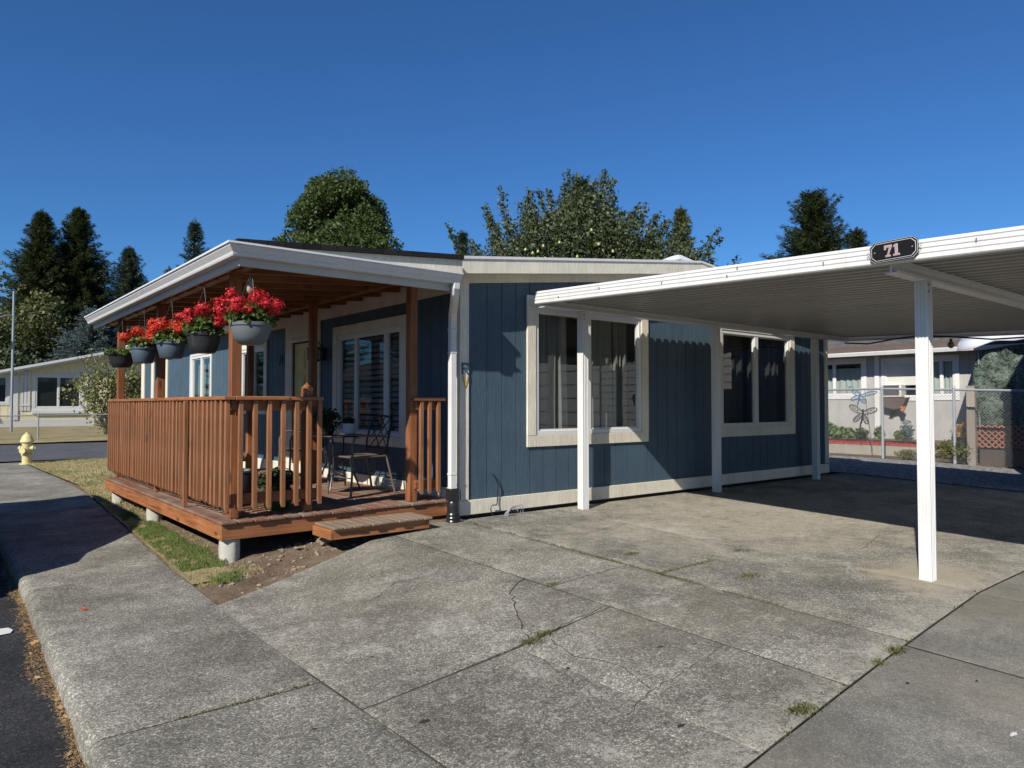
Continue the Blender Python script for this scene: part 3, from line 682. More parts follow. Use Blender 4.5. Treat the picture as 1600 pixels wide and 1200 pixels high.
def window(T, parent, u0, u1, v0, v1, mull=(), tw=.13, tt=.022, trim='cream', fw=.05, style=None, sill=True, body=None, topgap=0):
    """u/v: opening; trim outside it, vinyl frame and glass inside it"""
    wd = MB(T)
    wd.box(u0, u1, v0, v0+fw, -.05, .012).box(u0, u1, v1-fw, v1, -.05, .012).box(u0, u0+fw, v0+fw, v1-fw, -.05, .012).box(u1-fw, u1, v0+fw, v1-fw, -.05, .012)
    for (a, b) in mull: wd.box(a, b, v0+fw, v1-fw, -.045, .006)
    w_ = wd.build('window', 'vinyl', parent, bevel=.004)
    if trim:
        t = MB(T); t.box(u0-tw, u1+tw, v0-tw, v0-.001, 0.0005, tt).box(u0-tw, u1+tw, v1+.001, v1+tw-topgap, 0.0005, tt).box(u0-tw, u0-.001, v0-.001, v1+.001, 0.0005, tt+.003).box(u1+.001, u1+tw, v0-.001, v1+.001, 0.0005, tt+.003)
        t.build('trim', trim, w_, bevel=.003)
    gm = MB(T); ed = [u0+fw]
    for (a, b) in mull: ed += [a, b]
    ed.append(u1-fw); sash = MB(T)
    for i in range(0, len(ed), 2):
        a, b = ed[i], ed[i+1]; s = .018 if b-a > .2 else .008; z_ = -.022
        sash.box(a, a+s, v0+fw, v1-fw, -.04, -.008).box(b-s, b, v0+fw, v1-fw, -.04, -.008).box(a+s, b-s, v0+fw, v0+fw+s, -.04, -.008).box(a+s, b-s, v1-fw-s, v1-fw, -.04, -.008)
        gm.quad((a+s, v0+fw+s, z_), (b-s, v0+fw+s, z_), (b-s, v1-fw-s, z_), (a+s, v1-fw-s, z_))
    sash.build('sash', 'vinyl', w_)
    gm.build('pane', 'glass', w_, recalc=False)
    return w_
def curtain(T, parent, u0, u1, v0, v1, n=-.16, amp=.03, waves=6, mat='curtain', name='curtain', topz=None, seed=0):
    m = MB(T); N_ = int(waves*14); rr = random.Random(seed); ph = [rr.uniform(-.8, .8) for _ in range(N_+1)]
    for i in range(N_+1):
        t = i/N_; u = u0+(u1-u0)*t; k = math.sin(t*waves*2*math.pi+math.sin(t*7+seed)*1.4)*amp
        for j in range(7):
            s = j/6; v = v0+(v1-v0)*s; m.v.append(tuple(T @ Vector((u+.01*math.sin(s*4+t*20), v, n+k*(1.15-.45*s)))))
    m.f = [(i*7+j, (i+1)*7+j, (i+1)*7+j+1, i*7+j+1) for i in range(N_) for j in range(6)]
    return m.build(name, mat, parent, smooth=2, recalc=False)

RZ = lambda x: 2.76+.113*(min(x, 2*8.25-x)-4.405)   # underside of the rakes at the wall
EW1 = (5.445, 7.27, 1.055, 2.52); EW2 = (9.03, 10.90, 1.065, 2.50)
wall_panel('wall', 'blue', TE, HX0+.02, HX1, .30, RZ, [EW1, EW2], home, .203, 4.555+.203, label='blue grooved end wall beside the carport')
SW1 = (7.44, 9.13, 1.02, 2.34); DOOR = (9.76, 10.66, .44, 2.34); SW2 = (11.80, 12.96, 1.36, 2.36); SW3 = (14.65, 15.95, 1.2, 2.40)
wall_panel('wall', 'blue', TS, HY0+.02, HY1, .30, lambda u: 2.80, [SW1, DOOR, SW2, SW3], home, .203, HY0+.16, label='blue grooved long wall behind the porch')
m = MB(); m.box(HX0+.1, HX1, HY1-.1, HY1, .3, 2.8).box(HX1-.1, HX1, HY0+.1, HY1-.1, .3, 2.8); m.build('wall', 'blue', home, label='plain blue rear wall')
m = MB(); m.box(HX0+.1, HX1-.1, HY0+.1, HY1-.1, .34, .42); m.build('floor', 'interior', home)
m = MB(); m.box(HX0+.1, HX1-.1, HY0+.1, HY1-.1, 2.72, 2.76); m.box(HX0+.1, HX1-.1, 9.45, 9.55, .42, 2.72); m.box(7.9, 8.0, HY0+.1, 9.45, .42, 2.72); m.build('ceiling', 'interior', home)
# roof: two slopes, shingles, rake fascia
RX, RZT = 8.20, 3.355
def roofz(x): return 2.893+(RZT-2.893)*(x-4.13)/(RX-4.13) if x <= RX else 2.893+(RZT-2.893)*(12.34-x)/(12.34-RX)
m = MB()
for a, b in ((4.05, RX), (RX, 12.42)):
    y0, y1 = HY0-.26, HY1+.25; za, zb = roofz(a), roofz(b)
    m.hexa([(a, y0, za-.035), (b, y0, zb-.035), (b, y1, zb-.035), (a, y1, za-.035), (a, y0, za), (b, y0, zb), (b, y1, zb), (a, y1, za)])
roof = m.build('roof', 'shingle', home)
m = MB(); m.box(9.2, 9.32, 9.0, 9.12, 3.2, 3.62); m.build('vent_pipe', 'galv', roof, bevel=.01)
m = MB(); m.hexa([(8.45, 6.55, 3.2), (9.05, 6.55, 3.2), (9.05, 7.1, 3.2), (8.45, 7.1, 3.2), (8.5, 6.6, 3.50), (9.0, 6.6, 3.48), (9.0, 7.05, 3.48), (8.5, 7.05, 3.50)])
m.hexa([(8.44, 6.54, 3.501), (9.06, 6.54, 3.485), (9.06, 7.11, 3.485), (8.44, 7.11, 3.501), (8.68, 6.75, 3.63), (8.8, 6.75, 3.64), (8.8, 6.9, 3.64), (8.68, 6.9, 3.62)])
m.build('skylight', 'tarpwhite', roof, bevel=.02)
FY = HY0-.28   # rake fascia front plane
m = MB(); a = 4.13
for p, q in ((a, RX), (RX, 12.36)):
    zp, zq = roofz(p)-.012, roofz(q)-.012
    m.hexa([(p, FY, zp-.165), (q, FY, zq-.165), (q, FY+.038, zq-.165), (p, FY+.038, zp-.165), (p, FY, zp), (q, FY, zq), (q, FY+.038, zq), (p, FY+.038, zp)])
m.build('fascia', 'cream', home, bevel=.004)
m = MB()
for p, q in ((a, RX), (RX, 12.36)):   # metal drip edge
    zp, zq = roofz(p)-.010, roofz(q)-.010
    m.hexa([(p-.004, FY-.012, zp-.016), (q, FY-.012, zq-.016), (q, FY+.1, zq-.004), (p-.004, FY+.1, zp-.004), (p-.004, FY-.012, zp+.012), (q, FY-.012, zq+.012), (q, FY+.1, zq+.012), (p-.004, FY+.1, zp+.012)])
m.build('drip_edge', 'white', home)
m = MB()
for p, q in ((HX0+.0, RX), (RX, HX1)):   # soffit board closing the overhang
    zp, zq = roofz(p)-.14, roofz(q)-.14
    m.hexa([(p, FY+.04, zp-.012), (q, FY+.04, zq-.012), (q, HY0+.05, zq-.012), (p, HY0+.05, zp-.012), (p, FY+.04, zp), (q, FY+.04, zq), (q, HY0+.05, zq), (p, HY0+.05, zp)])
m.build('soffit', 'cream', home)
m = MB()
for p, q in ((HX0+.10, RX), (RX, HX1-.1)):   # frieze board
    zp, zq = roofz(p)-.152, roofz(q)-.152
    m.hexa([(p, HY0-.020, zp-.088), (q, HY0-.020, zq-.088), (q, HY0-.001, zq-.088), (p, HY0-.001, zp-.088), (p, HY0-.020, zp), (q, HY0-.020, zq), (q, HY0-.001, zq), (p, HY0-.001, zp)])
m.build('frieze_board', 'cream', home)
# side eave (street side) beyond the porch
m = MB(); m.box(4.06, 4.09, 12.3, HY1+.25, 2.715, 2.87); m.box(4.091, HX0, 12.3, HY1+.25, 2.72, 2.735); m.build('fascia', 'cream', home)
m = MB(); m.prism([(4.055, 2.77), (3.98, 2.77), (3.97, 2.80), (3.945, 2.84), (3.945, 2.87), (3.955, 2.87), (4.055, 2.855)], 'y', 12.3, HY1+.27); m.build('gutter', 'white', home)
# corner boards, skirt
m = MB(); m.box(HX0-.018, HX0+.10, HY0-.020, HY0-.0005, .40, roofz(HX0+.1)-.155); m.box(HX0-.0182, HX0-.0005, HY0-.0005, HY0+.09, .40, 2.79); m.build('corner_board', 'cream', home, bevel=.003)
m = MB(); m.box(HX1-.10, HX1+.018, HY0-.020, HY0-.0005, .41, 2.70); m.build('corner_board', 'cream', home, bevel=.003)
m = MB(); m.box(HX0-.018, HX1+.018, HY0-.022, HY0-.0005, .245, .398); m.build('skirt_board', 'cream', home, bevel=.003)
m = MB(); m.box(HX0-.022, HX0-.0005, HY0-.02, HY1, .245, .52); m.build('skirt_board', 'cream', home, bevel=.003)
m = MB(); m.box(HX0+.06, HX1-.06, HY0+.06, HY0+.09, .1, .33); m.box(HX0+.06, HX0+.09, HY0+.1, HY1, -.1, .4); m.build('crawlspace_skirt', 'blackplastic', home)
m = MB()
for a, b in ((17.80, 18.0), (19.05, 19.28), (HY1-.30, HY1)): m.box(HX0-.02, HX0-.0005, a, b, .52, 2.745)
m.build('corner_board', 'cream', home)
m = MB(); m.box(HX0-.020, HX0-.0005, HY0+.1, 12.9, 2.60, 2.79); m.build('frieze_board', 'cream', home)
# windows
w1 = window(TE, home, *EW1, mull=[(6.24, 6.35)]); w2 = window(TE, home, *EW2, mull=[(9.90, 10.0)])
curtain(TE, w1, 5.46, 5.98, .98, 2.56, -.17, .035, 5, 'curtain', seed=1)
curtain(TE, w1, 5.86, 6.16, .98, 2.56, -.24, .03, 4, 'drape', seed=2)
curtain(TE, w1, 6.32, 6.95, .98, 2.56, -.20, .02, 5, 'curtain', seed=3)
curtain(TE, w1, 6.98, 7.25, .98, 2.56, -.20, .03, 3, 'curtain', seed=4)
curtain(TE, w2, 9.05, 9.9, .98, 2.54, -.19, .03, 5, 'darkcurtain', seed=5)
curtain(TE, w2, 10.05, 10.88, .98, 2.54, -.21, .045, 5, 'darkcurtain', seed=6)
w3 = window(TS, home, *SW1, mull=[(7.80, 7.87), (8.60, 8.64)], tw=.12)
m = MB(TS); k = 0; v = 1.06
while v < 2.30:
    for (a, b) in ((7.48, 7.82), (7.86, 8.62), (8.63, 9.1)):
        m.hexa([(a, v, -.13), (b, v, -.13), (b, v+.012, -.075), (a, v+.012, -.075), (a, v+.052, -.14), (b, v+.052, -.14), (b, v+.058, -.085), (a, v+.058, -.085)])
    v += .072
m.build('blind', 'blind', w3)
w4 = window(TS, home, *SW2, mull=[(12.30, 12.36)], tw=.11); w5 = window(TS, home, *SW3, mull=[(15.27, 15.33)], tw=.06, trim='vinyl')
curtain(TS, w5, 14.7, 15.9, 1.2, 2.4, -.13, .02, 8, 'curtain', seed=8); curtain(TS, w4, 12.5, 12.9, 1.36, 2.36, -.13, .02, 3, 'drape', seed=9)
# door
m = MB(TS); m.box(DOOR[0]+.02, DOOR[1]-.02, DOOR[2], DOOR[3]-.02, -.06, -.02); dr = m.build('door', 'door', home)
m = MB(TS)
for (a, b, p, q) in ((.12, .40, 1.50, 1.76), (.50, .78, 1.50, 1.76), (.12, .40, .85, 1.40), (.50, .78, .85, 1.40), (.12, .40, .18, .72), (.50, .78, .18, .72)):
    for s, n_ in ((0, -.008), (.03, -.014)): m.box(DOOR[0]+a+s, DOOR[0]+b-s, DOOR[2]+p+s, DOOR[2]+q-s, -.02, n_ if s == 0 else -.004)
m.build('door_panel', 'door', dr, bevel=.004)
m = MB(TS); m.tube([(DOOR[0]+.09, 1.42, -.02), (DOOR[0]+.09, 1.42, .03)], .012).lathe([(0, 0), (.025, .005), (.03, .02), (.022, .04), (0, .045)], (DOOR[0]+.09, 1.42, .03), 14); m.build('door_knob', 'bronze', dr, smooth=True)
m = MB(TS); m.box(DOOR[0]-.09, DOOR[0]-.001, .52, 2.60, .0005, .026).box(DOOR[1]+.001, DOOR[1]+.24, .52, 2.60, .0005, .026).box(DOOR[0]-.0, DOOR[1]+.0, DOOR[3]+.001, 2.60, .0005, .024).box(DOOR[0]-.02, DOOR[1]+.02, DOOR[3], DOOR[3]+.04, .026, .045)
m.build('door_trim', 'cream', home, bevel=.003)
# coach lantern beside the door
lt = MB(); lx, ly, lz = 4.24, 9.52, 2.02
lt.box(lx+.1, HX0, ly-.03, ly+.03, lz+.0, lz+.18).tube([(HX0-.02, ly, lz+.15), (lx+.05, ly, lz+.26), (lx, ly, lz+.22)], .008).lathe([(.0, .24), (.02, .22), (.04, .20), (.115, .16), (.11, .15), (0, .15)], (lx, ly, lz), 4).lathe([(0, -.03), (.05, -.02), (.085, 0), (.085, .012), (0, .012)], (lx, ly, lz), 4)
for sx in (-1, 1):
    for sy in (-1, 1): lt.box(lx+sx*.065-.005, lx+sx*.065+.005, ly+sy*.065-.005, ly+sy*.065+.005, lz, lz+.155)
for i in range(1, 5):
    z_ = lz+.031*i
    for sx in (-1, 1): lt.box(lx+sx*.065-.003, lx+sx*.065+.003, ly-.065, ly+.065, z_-.003, z_+.003); lt.box(lx-.065, lx+.065, ly+sx*.065-.003, ly+sx*.065+.003, z_-.003, z_+.003)
for i in (-.03, 0, .03):
    for sx in (-1, 1): lt.box(lx+sx*.065-.003, lx+sx*.065+.003, ly+i-.003, ly+i+.003, lz, lz+.155); lt.box(lx+i-.003, lx+i+.003, ly+sx*.065-.003, ly+sx*.065+.003, lz, lz+.155)
lamp = lt.build('wall_lantern', 'black', home)
m = MB(); m.box(lx-.058, lx+.058, ly-.058, ly+.058, lz+.014, lz+.148); m.build('lantern_glass', 'ceramic', lamp)
# writing: RV letters on the corner board, 71 beside the door
def glyph(mb, polys, org, ux, uz, sx, sz, n, d):
    """extrude 2D polygons (list of convex quads/polys in 0..1 space)"""
    for poly in polys:
        P = [Vector(org)+Vector(ux)*p[0]*sx+Vector(uz)*p[1]*sz for p in poly]; nn = Vector(n)*d; k = len(P)
        mb.add([tuple(p) for p in P]+[tuple(p+nn) for p in P], [tuple(range(k)), tuple(range(2*k-1, k-1, -1))]+[(i, (i+1) % k, k+(i+1) % k, k+i) for i in range(k)])
GR = [[(0, 0), (.22, 0), (.22, 1), (0, 1)], [(.22, .84), (.75, .84), (.88, 1.0), (.22, 1)], [(.75, .84), (1, .86), (.88, 1.0)], [(.78, .55), (1, .55), (1, .86), (.78, .84)], [(.22, .42), (.88, .42), (1, .55), (.78, .58), (.22, .58)], [(.45, .42), (.66, .42), (1.05, 0), (.80, 0)]]
GV = [[(0, 1), (.24, 1), (.56, 0), (.42, 0)], [(.76, 1), (1, 1), (.58, 0), (.44, 0)]]
m = MB(); glyph(m, GR, (HX0+.004, HY0-.0205, 1.72), (1, 0, 0), (0, 0, 1), .092, .125, (0, -1, 0), .006); m.build('letter', 'teal', home, label='dark teal letter R')
m = MB(); glyph(m, GV, (HX0+.006, HY0-.0205, 1.585), (1, 0, 0), (0, 0, 1), .088, .120, (0, -1, 0), .006); m.build('letter', 'gold', home, label='yellow letter V')
G7 = [[(0, .84), (1, .84), (1, 1), (0, 1)], [(.72, .84), (1, .84), (.5, 0), (.22, 0)], [(0, .70), (.16, .70), (.16, .84), (0, .84)]]
G1 = [[(.36, 0), (.64, 0), (.64, 1), (.36, 1)], [(.1, .74), (.36, .80), (.36, 1)], [(.12, 0), (.88, 0), (.88, .12), (.12, .12)]]
m = MB(); glyph(m, G7, (HX0-.001, 11.22, 2.03), (0, -1, 0), (0, 0, 1), .085, .15, (-1, 0, 0), .012); glyph(m, G1, (HX0-.001, 11.12, 2.03), (0, -1, 0), (0, 0, 1), .085, .15, (-1, 0, 0), .012)
m.build('house_number', 'black', home)
# cables at the foot of the end wall
m = MB(); yc = HY0-.04
m.tube([(4.815, HY0-.005, .665), (4.835, yc, .64), (4.86, yc, .58), (4.885, yc, .53), (4.875, yc, .45), (4.87, yc, .34), (4.84, yc-.02, .325), (4.78, yc-.02, .325), (4.765, yc-.02, .29), (4.775, yc-.03, .23), (4.80, yc-.05, .21)], .006, 6); m.build('cable', 'black', home)
m = MB()
for k in range(6):
    r0 = .045+.011*k; cx = 4.97+.013*k; tl = .03*k
    m.tube([(cx-r0*math.cos(t*math.pi/10)*1.05, yc-.05-.012*k-.03*math.sin(t*math.pi/10), .205+r0*1.25*math.sin(t*math.pi/10)+tl*.1*math.sin(t)) for t in range(11)], .0035, 5)
m.tube([(5.06, yc-.06, .29), (5.09, yc-.08, .25), (5.10, yc-.1, .205)], .004, 5)
m.tube([(4.90, yc-.05, .21), (4.7, yc-.07, .215), (4.58, yc-.08, .20), (4.42, yc-.1, .205), (4.30, yc-.12, .23)], .004, 5)
m.build('cable', 'galvlight', home, label='coil of pale cables at the wall foot')
# downspout with black adapter
def rectpath(m, pts, wx, wy):
    k = len(pts); V_ = []
    for (x, y, z) in pts: V_ += [(x-wx, y-wy, z), (x+wx, y-wy, z), (x+wx, y+wy, z), (x-wx, y+wy, z)]
    F_ = [(i*4+j, i*4+(j+1) % 4, (i+1)*4+(j+1) % 4, (i+1)*4+j) for i in range(k-1) for j in range(4)]+[(3, 2, 1, 0), (4*k-4, 4*k-3, 4*k-2, 4*k-1)]
    m.add(V_, F_)

# ================================================================== PORCH
porch = thing('wooden_porch', (2.02, 6.41, 0), 'red brown stained timber porch with slatted railing, roof and white gutter along the blue home', 'porch')
DX0, DX1, DY0, DY1, DZ = 2.024, 4.375, 6.40, 11.38, .372
m = MB(); rr = random.Random(3); x = DX0-.012
while x < DX1:
    wd = .138; x1 = min(x+wd, DX1+.01); e = rr.uniform(-.014, .008)
    m.box(x, x1, DY0-.02+e, DY1+.02+rr.uniform(-.01, .01), DZ+.001, DZ+.030+rr.uniform(-.001, .001)); x += wd+.007
m.build('decking', 'deck', porch, bevel=.007)
m = MB(); m.box(DX0, DX1-.03, DY0, DY0+.038, .238, DZ); m.build('rim_board', 'rimx', porch, bevel=.004)
m = MB(); m.box(DX0, DX0+.038, DY0+.039, DY1, .238, DZ); m.build('rim_board', 'rimy', porch, bevel=.004)
m = MB()
for i in range(9): y = DY0+.5+i*.5; m.box(DX0+.04, DX1-.05, y, y+.038, .25, DZ-.002)
m.box(DX0+.04, DX1-.05, DY1-.04, DY1, .24, DZ-.001); m.build('joist', 'wx', porch)
pr_ = MB(); pr_.lathe([(.083, -.14), (.087, -.05), (.083, .05), (.088, .15), (.084, .234), (0, .236)], (2.125, 6.50, 0), 26, wob=.03); p1 = pr_.build('pier', 'pier', porch, smooth=True)
for dx, dy in ((0.02, 2.68), (.04, 4.72), (1.0, .02), (1.9, .1), (1.0, 2.7)): cp(p1, (dx, dy, 0))
for (a0, b0_, z0_) in ((2.93, 6.46, .02), (4.2, 6.46, .1)): MB().box(a0, a0+.09, b0_, b0_+.09, z0_, .238).build('stub_post', 'wz', porch)
# posts
def post(x, y, z0, z1, s=.045, mat='wz'):
    m = MB(); m.box(x-s, x+s, y-s, y+s, z0, z1); return m.build('post', mat, porch, bevel=.005)
DT = DZ+.031
post(2.178, 6.565, DT, 2.572); post(2.178, 9.14, DT, 2.572); post(2.178, 11.27, DT, 2.572)
post(3.985, 6.535, DT, 2.70); post(3.97, 8.96, DT, 2.70); post(3.97, 11.27, DT, 2.70)
m = MB(); s = .043; x, y = 2.845, 6.545
m.box(x-s, x+s, y-s, y+s, DT, 1.56); m.lathe([(s*1.414, 1.56), (.0, 1.615)], (x, y, 0), 4)
o = m.build('newel_post', 'wz', porch, bevel=.004)
# railing
BZ0, BZ1 = .475, 1.443
def baluster(name='baluster'):
    m = MB(); s = .0195
    m.add([(-s, -s, BZ0+.04), (s, -s, BZ0+.04), (s, s, BZ0), (-s, s, BZ0), (-s, -s, BZ1), (s, -s, BZ1), (s, s, BZ1), (-s, s, BZ1)], [(0, 3, 2, 1), (4, 5, 6, 7), (0, 1, 5, 4), (1, 2, 6, 5), (2, 3, 7, 6), (3, 0, 4, 7)])
    return m
def bal_obj():
    me = baluster(); o = me.build('baluster', 'balus', None, bevel=.003); o.parent = porch; return o
def setw(o, p, rz=0):
    o.location = Vector(p)-Vector((2.02, 6.41, 0)); o.rotation_euler = (0, 0, rz); return o
b0 = bal_obj(); first = True
fx = [2.075, 2.19, 2.318, 2.446, 2.574, 2.70, 2.82, 2.925]
for i, xx in enumerate(fx+[4.045, 4.145, 4.255]):
    o = b0 if first else cp(b0, (0, 0, 0)); first = False
    setw(o, (xx, 6.44, 0), math.pi+random.gauss(0, .02))
y = 6.535
n_side = 38; stepy = (11.36-6.545)/n_side
for i in range(n_side+1):
    o = cp(b0, (0, 0, 0)); setw(o, (2.063+random.gauss(0, .0025), 6.545+i*stepy+random.gauss(0, .004), random.gauss(0, .006)), math.pi/2+random.gauss(0, .04)+math.pi)
for i in range(12):
    o = cp(b0, (0, 0, 0)); setw(o, (2.34+i*.132, 11.30, 0), 0)
m = MB(); s = .0195; m.box(2.036-s, 2.036+s, 7.55-s, 7.55+s, DT, 1.44); m.build('baluster', 'balus', porch, bevel=.003, label='long baluster reaching down to the deck')
for (a0, a1, b0_, b1_, mt) in ((2.123, 2.93, 6.461, 6.499, 'wx'), (3.99, 4.30, 6.461, 6.499, 'wx'), (2.084, 2.122, 6.50, 11.35, 'wy'), (2.13, 3.95, 11.32, 11.358, 'wx')):
    for (z0_, z1_) in ((1.35, 1.44), (.53, .62)): MB().box(a0, a1, b0_, b1_, z0_, z1_).build('rail', mt, porch, bevel=.003)
m = MB(); m.box(2.035, 2.135, 6.40, 11.37, 1.4435, 1.478); m.build('rail_cap', 'rimy', porch, bevel=.005)
m = MB(); m.box(2.136, 2.62, 6.40, 6.50, 1.4435, 1.479).box(2.622, 2.955, 6.41, 6.50, 1.4435, 1.476); m.build('rail_cap', 'rimx', porch, bevel=.005)
m = MB(); m.box(3.95, 4.335, 6.41, 6.49, 1.4435, 1.478); m.build('rail_cap', 'rimx', porch, bevel=.005)
m = MB(); m.box(2.14, 3.93, 11.28, 11.37, 1.4435, 1.478); m.build('rail_cap', 'rimx', porch, bevel=.005)
# roof framing
m = MB(); m.box(2.135, 2.215, 6.0, 12.1, 2.572, 2.655); m.build('beam', 'wy', porch, bevel=.004)
m = MB(); m.box(3.93, 4.01, 6.0, 12.1, 2.70, 2.785); m.build('beam', 'wy', porch, bevel=.004)
pz = lambda x: 2.718+.0713*(x-1.93)          # top of the porch roof
m = MB(); rz_ = lambda x: pz(x)-.075
y = 6.04
while y < 12.15:
    a, b = 2.03, (4.36 if y > 6.3 else 4.09)
    m.hexa([(a, y, rz_(a)-.092), (b, y, rz_(b)-.092), (b, y+.038, rz_(b)-.092), (a, y+.038, rz_(a)-.092), (a, y, rz_(a)), (b, y, rz_(b)), (b, y+.038, rz_(b)), (a, y+.038, rz_(a))]); y += .46
m.build('rafter', 'wx', porch, bevel=.003)
for (a, b, y0_, y1_) in ((1.95, 4.10, 5.88, 6.299), (1.95, 4.38, 6.30, 12.2)):
    m = MB()
    m.hexa([(a, y0_, rz_(a)+.001), (b, y0_, rz_(b)+.001), (b, y1_, rz_(b)+.001), (a, y1_, rz_(a)+.001), (a, y0_, rz_(a)+.022), (b, y0_, rz_(b)+.022), (b, y1_, rz_(b)+.022), (a, y1_, rz_(a)+.022)])
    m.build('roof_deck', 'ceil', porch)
m = MB(); a, b = 1.93, 4.125
m.hexa([(a, 5.79, pz(a)-.045), (b, 5.79, pz(b)-.045), (b, 12.26, pz(b)-.045), (a, 12.26, pz(a)-.045), (a, 5.79, pz(a)), (b, 5.79, pz(b)), (b, 12.26, pz(b)), (a, 12.26, pz(a))])
m.build('roof', 'shingle', porch)
# cream rake board above the level gutter
m = MB(); a, b = 1.98, 4.125
m.hexa([(a, 5.82, 2.62), (b, 5.82, 2.62), (b, 5.855, 2.62), (a, 5.855, 2.62), (a, 5.82, pz(a)-.046), (b, 5.82, pz(b)-.046), (b, 5.855, pz(b)-.046), (a, 5.855, pz(a)-.046)])
m.build('rake_board', 'cream', porch)
m = MB(); m.box(1.985, 4.12, 5.905, 5.942, 2.525, 2.66); m.build('fascia_board', 'whitewood', porch, bevel=.003)
m = MB(); m.box(1.985, 2.022, 5.943, 12.22, 2.53, 2.66); m.build('fascia_board', 'whitewood', porch, bevel=.003)
GP = [(.0, 0), (.068, 0), (.074, .012), (.078, .03), (.108, .072), (.108, .088), (.122, .088), (.122, .104), (.112, .104), (.104, .096), (.094, .096), (.060, .03), (.055, .012), (.004, .012), (.004, .11), (0, .11)]
def gutter(mitre=True):
    m = MB(); n = len(GP); zt = 2.590
    # corner point outer; front run along X (outward -Y), side run along Y (outward -X), mitred
    yb, xb = 5.902, 1.982
    front_end = 4.11; side_end = 12.2
    ring = [[], [], []]
    for (o_, z) in GP:
        ring[0].append((front_end, yb-o_, zt+z)); ring[1].append((xb-o_, yb-o_, zt+z)); ring[2].append((xb-o_, side_end, zt+z))
    m.v = ring[0]+ring[1]+ring[2]
    m.f = [(k*n+i, k*n+(i+1) % n, (k+1)*n+(i+1) % n, (k+1)*n+i) for k in range(2) for i in range(n)]+[tuple(range(n)), tuple(range(3*n-1, 2*n-1, -1))]
    return m.build('gutter', 'white', porch)
gutter()
ds = MB(); dxx = 4.232
rectpath(ds, [(4.065, 5.85, 2.60), (4.065, 5.855, 2.54), (4.085, 5.89, 2.48), (4.15, 6.0, 2.40), (4.225, 6.13, 2.33), (4.258, 6.18, 2.27), (4.262, 6.19, 2.20), (4.262, 6.19, .52)], .036, .030)
dso = ds.build('downspout', 'white', porch, bevel=.006)
m = MB()
for z_ in (2.17, 1.93, .68): rectpath(m, [(4.262, 6.19, z_), (4.262, 6.19, z_+.02)], .039, .033)
m.build('strap', 'white', dso, bevel=.003)
m = MB(); rectpath(m, [(4.262, 6.185, .545), (4.262, 6.185, .525), (4.262, 6.185, .52), (4.262, 6.185, .42)], .052, .045)
m.lathe([(.05, .42), (.062, .40), (.058, .36), (.060, .30)]+[(.064+.008*(i % 2), .30-.018*i) for i in range(8)]+[(.06, .155)], (4.262, 6.175, 0), 24)
m.build('drain_adapter', 'blackplastic', dso, bevel=.004, smooth=True)
# carved drop ornament under the corner
tag(MB().lathe([(.0, .0), (.018, .01), (.030, .03), (.028, .05), (.016, .09), (.008, .125), (.0, .13)], (2.16, 6.15, 2.34), 10, sy=.6).tube([(2.16, 6.15, 2.46), (2.16, 6.15, 2.575)], .0025, 5).build('hanging_ornament', 'palewood', None, smooth=True), 'small pale teardrop ornament hanging below the porch corner', 'ornament')

# step
step = thing('deck_step', (2.86, 6.0, .1), 'low weathered board step in front of the porch opening', 'step')
for a0 in (2.835, 3.83): MB().box(a0, a0+.038, 6.0, 6.38, .205, .292).build('side_board', 'rimy', step, bevel=.004)
for b0_ in (6.0, 6.34): MB().box(2.874, 3.829, b0_, b0_+.038, .205, .292).build('front_board', 'rimx', step, bevel=.004)
m = MB(); rr = random.Random(9)
for i in range(11): x = 2.855+i*.0935; m.box(x, x+.088, 5.965+rr.uniform(-.008, .008), 6.378, .2935, .318)
m.build('tread', 'tread', step, bevel=.006)

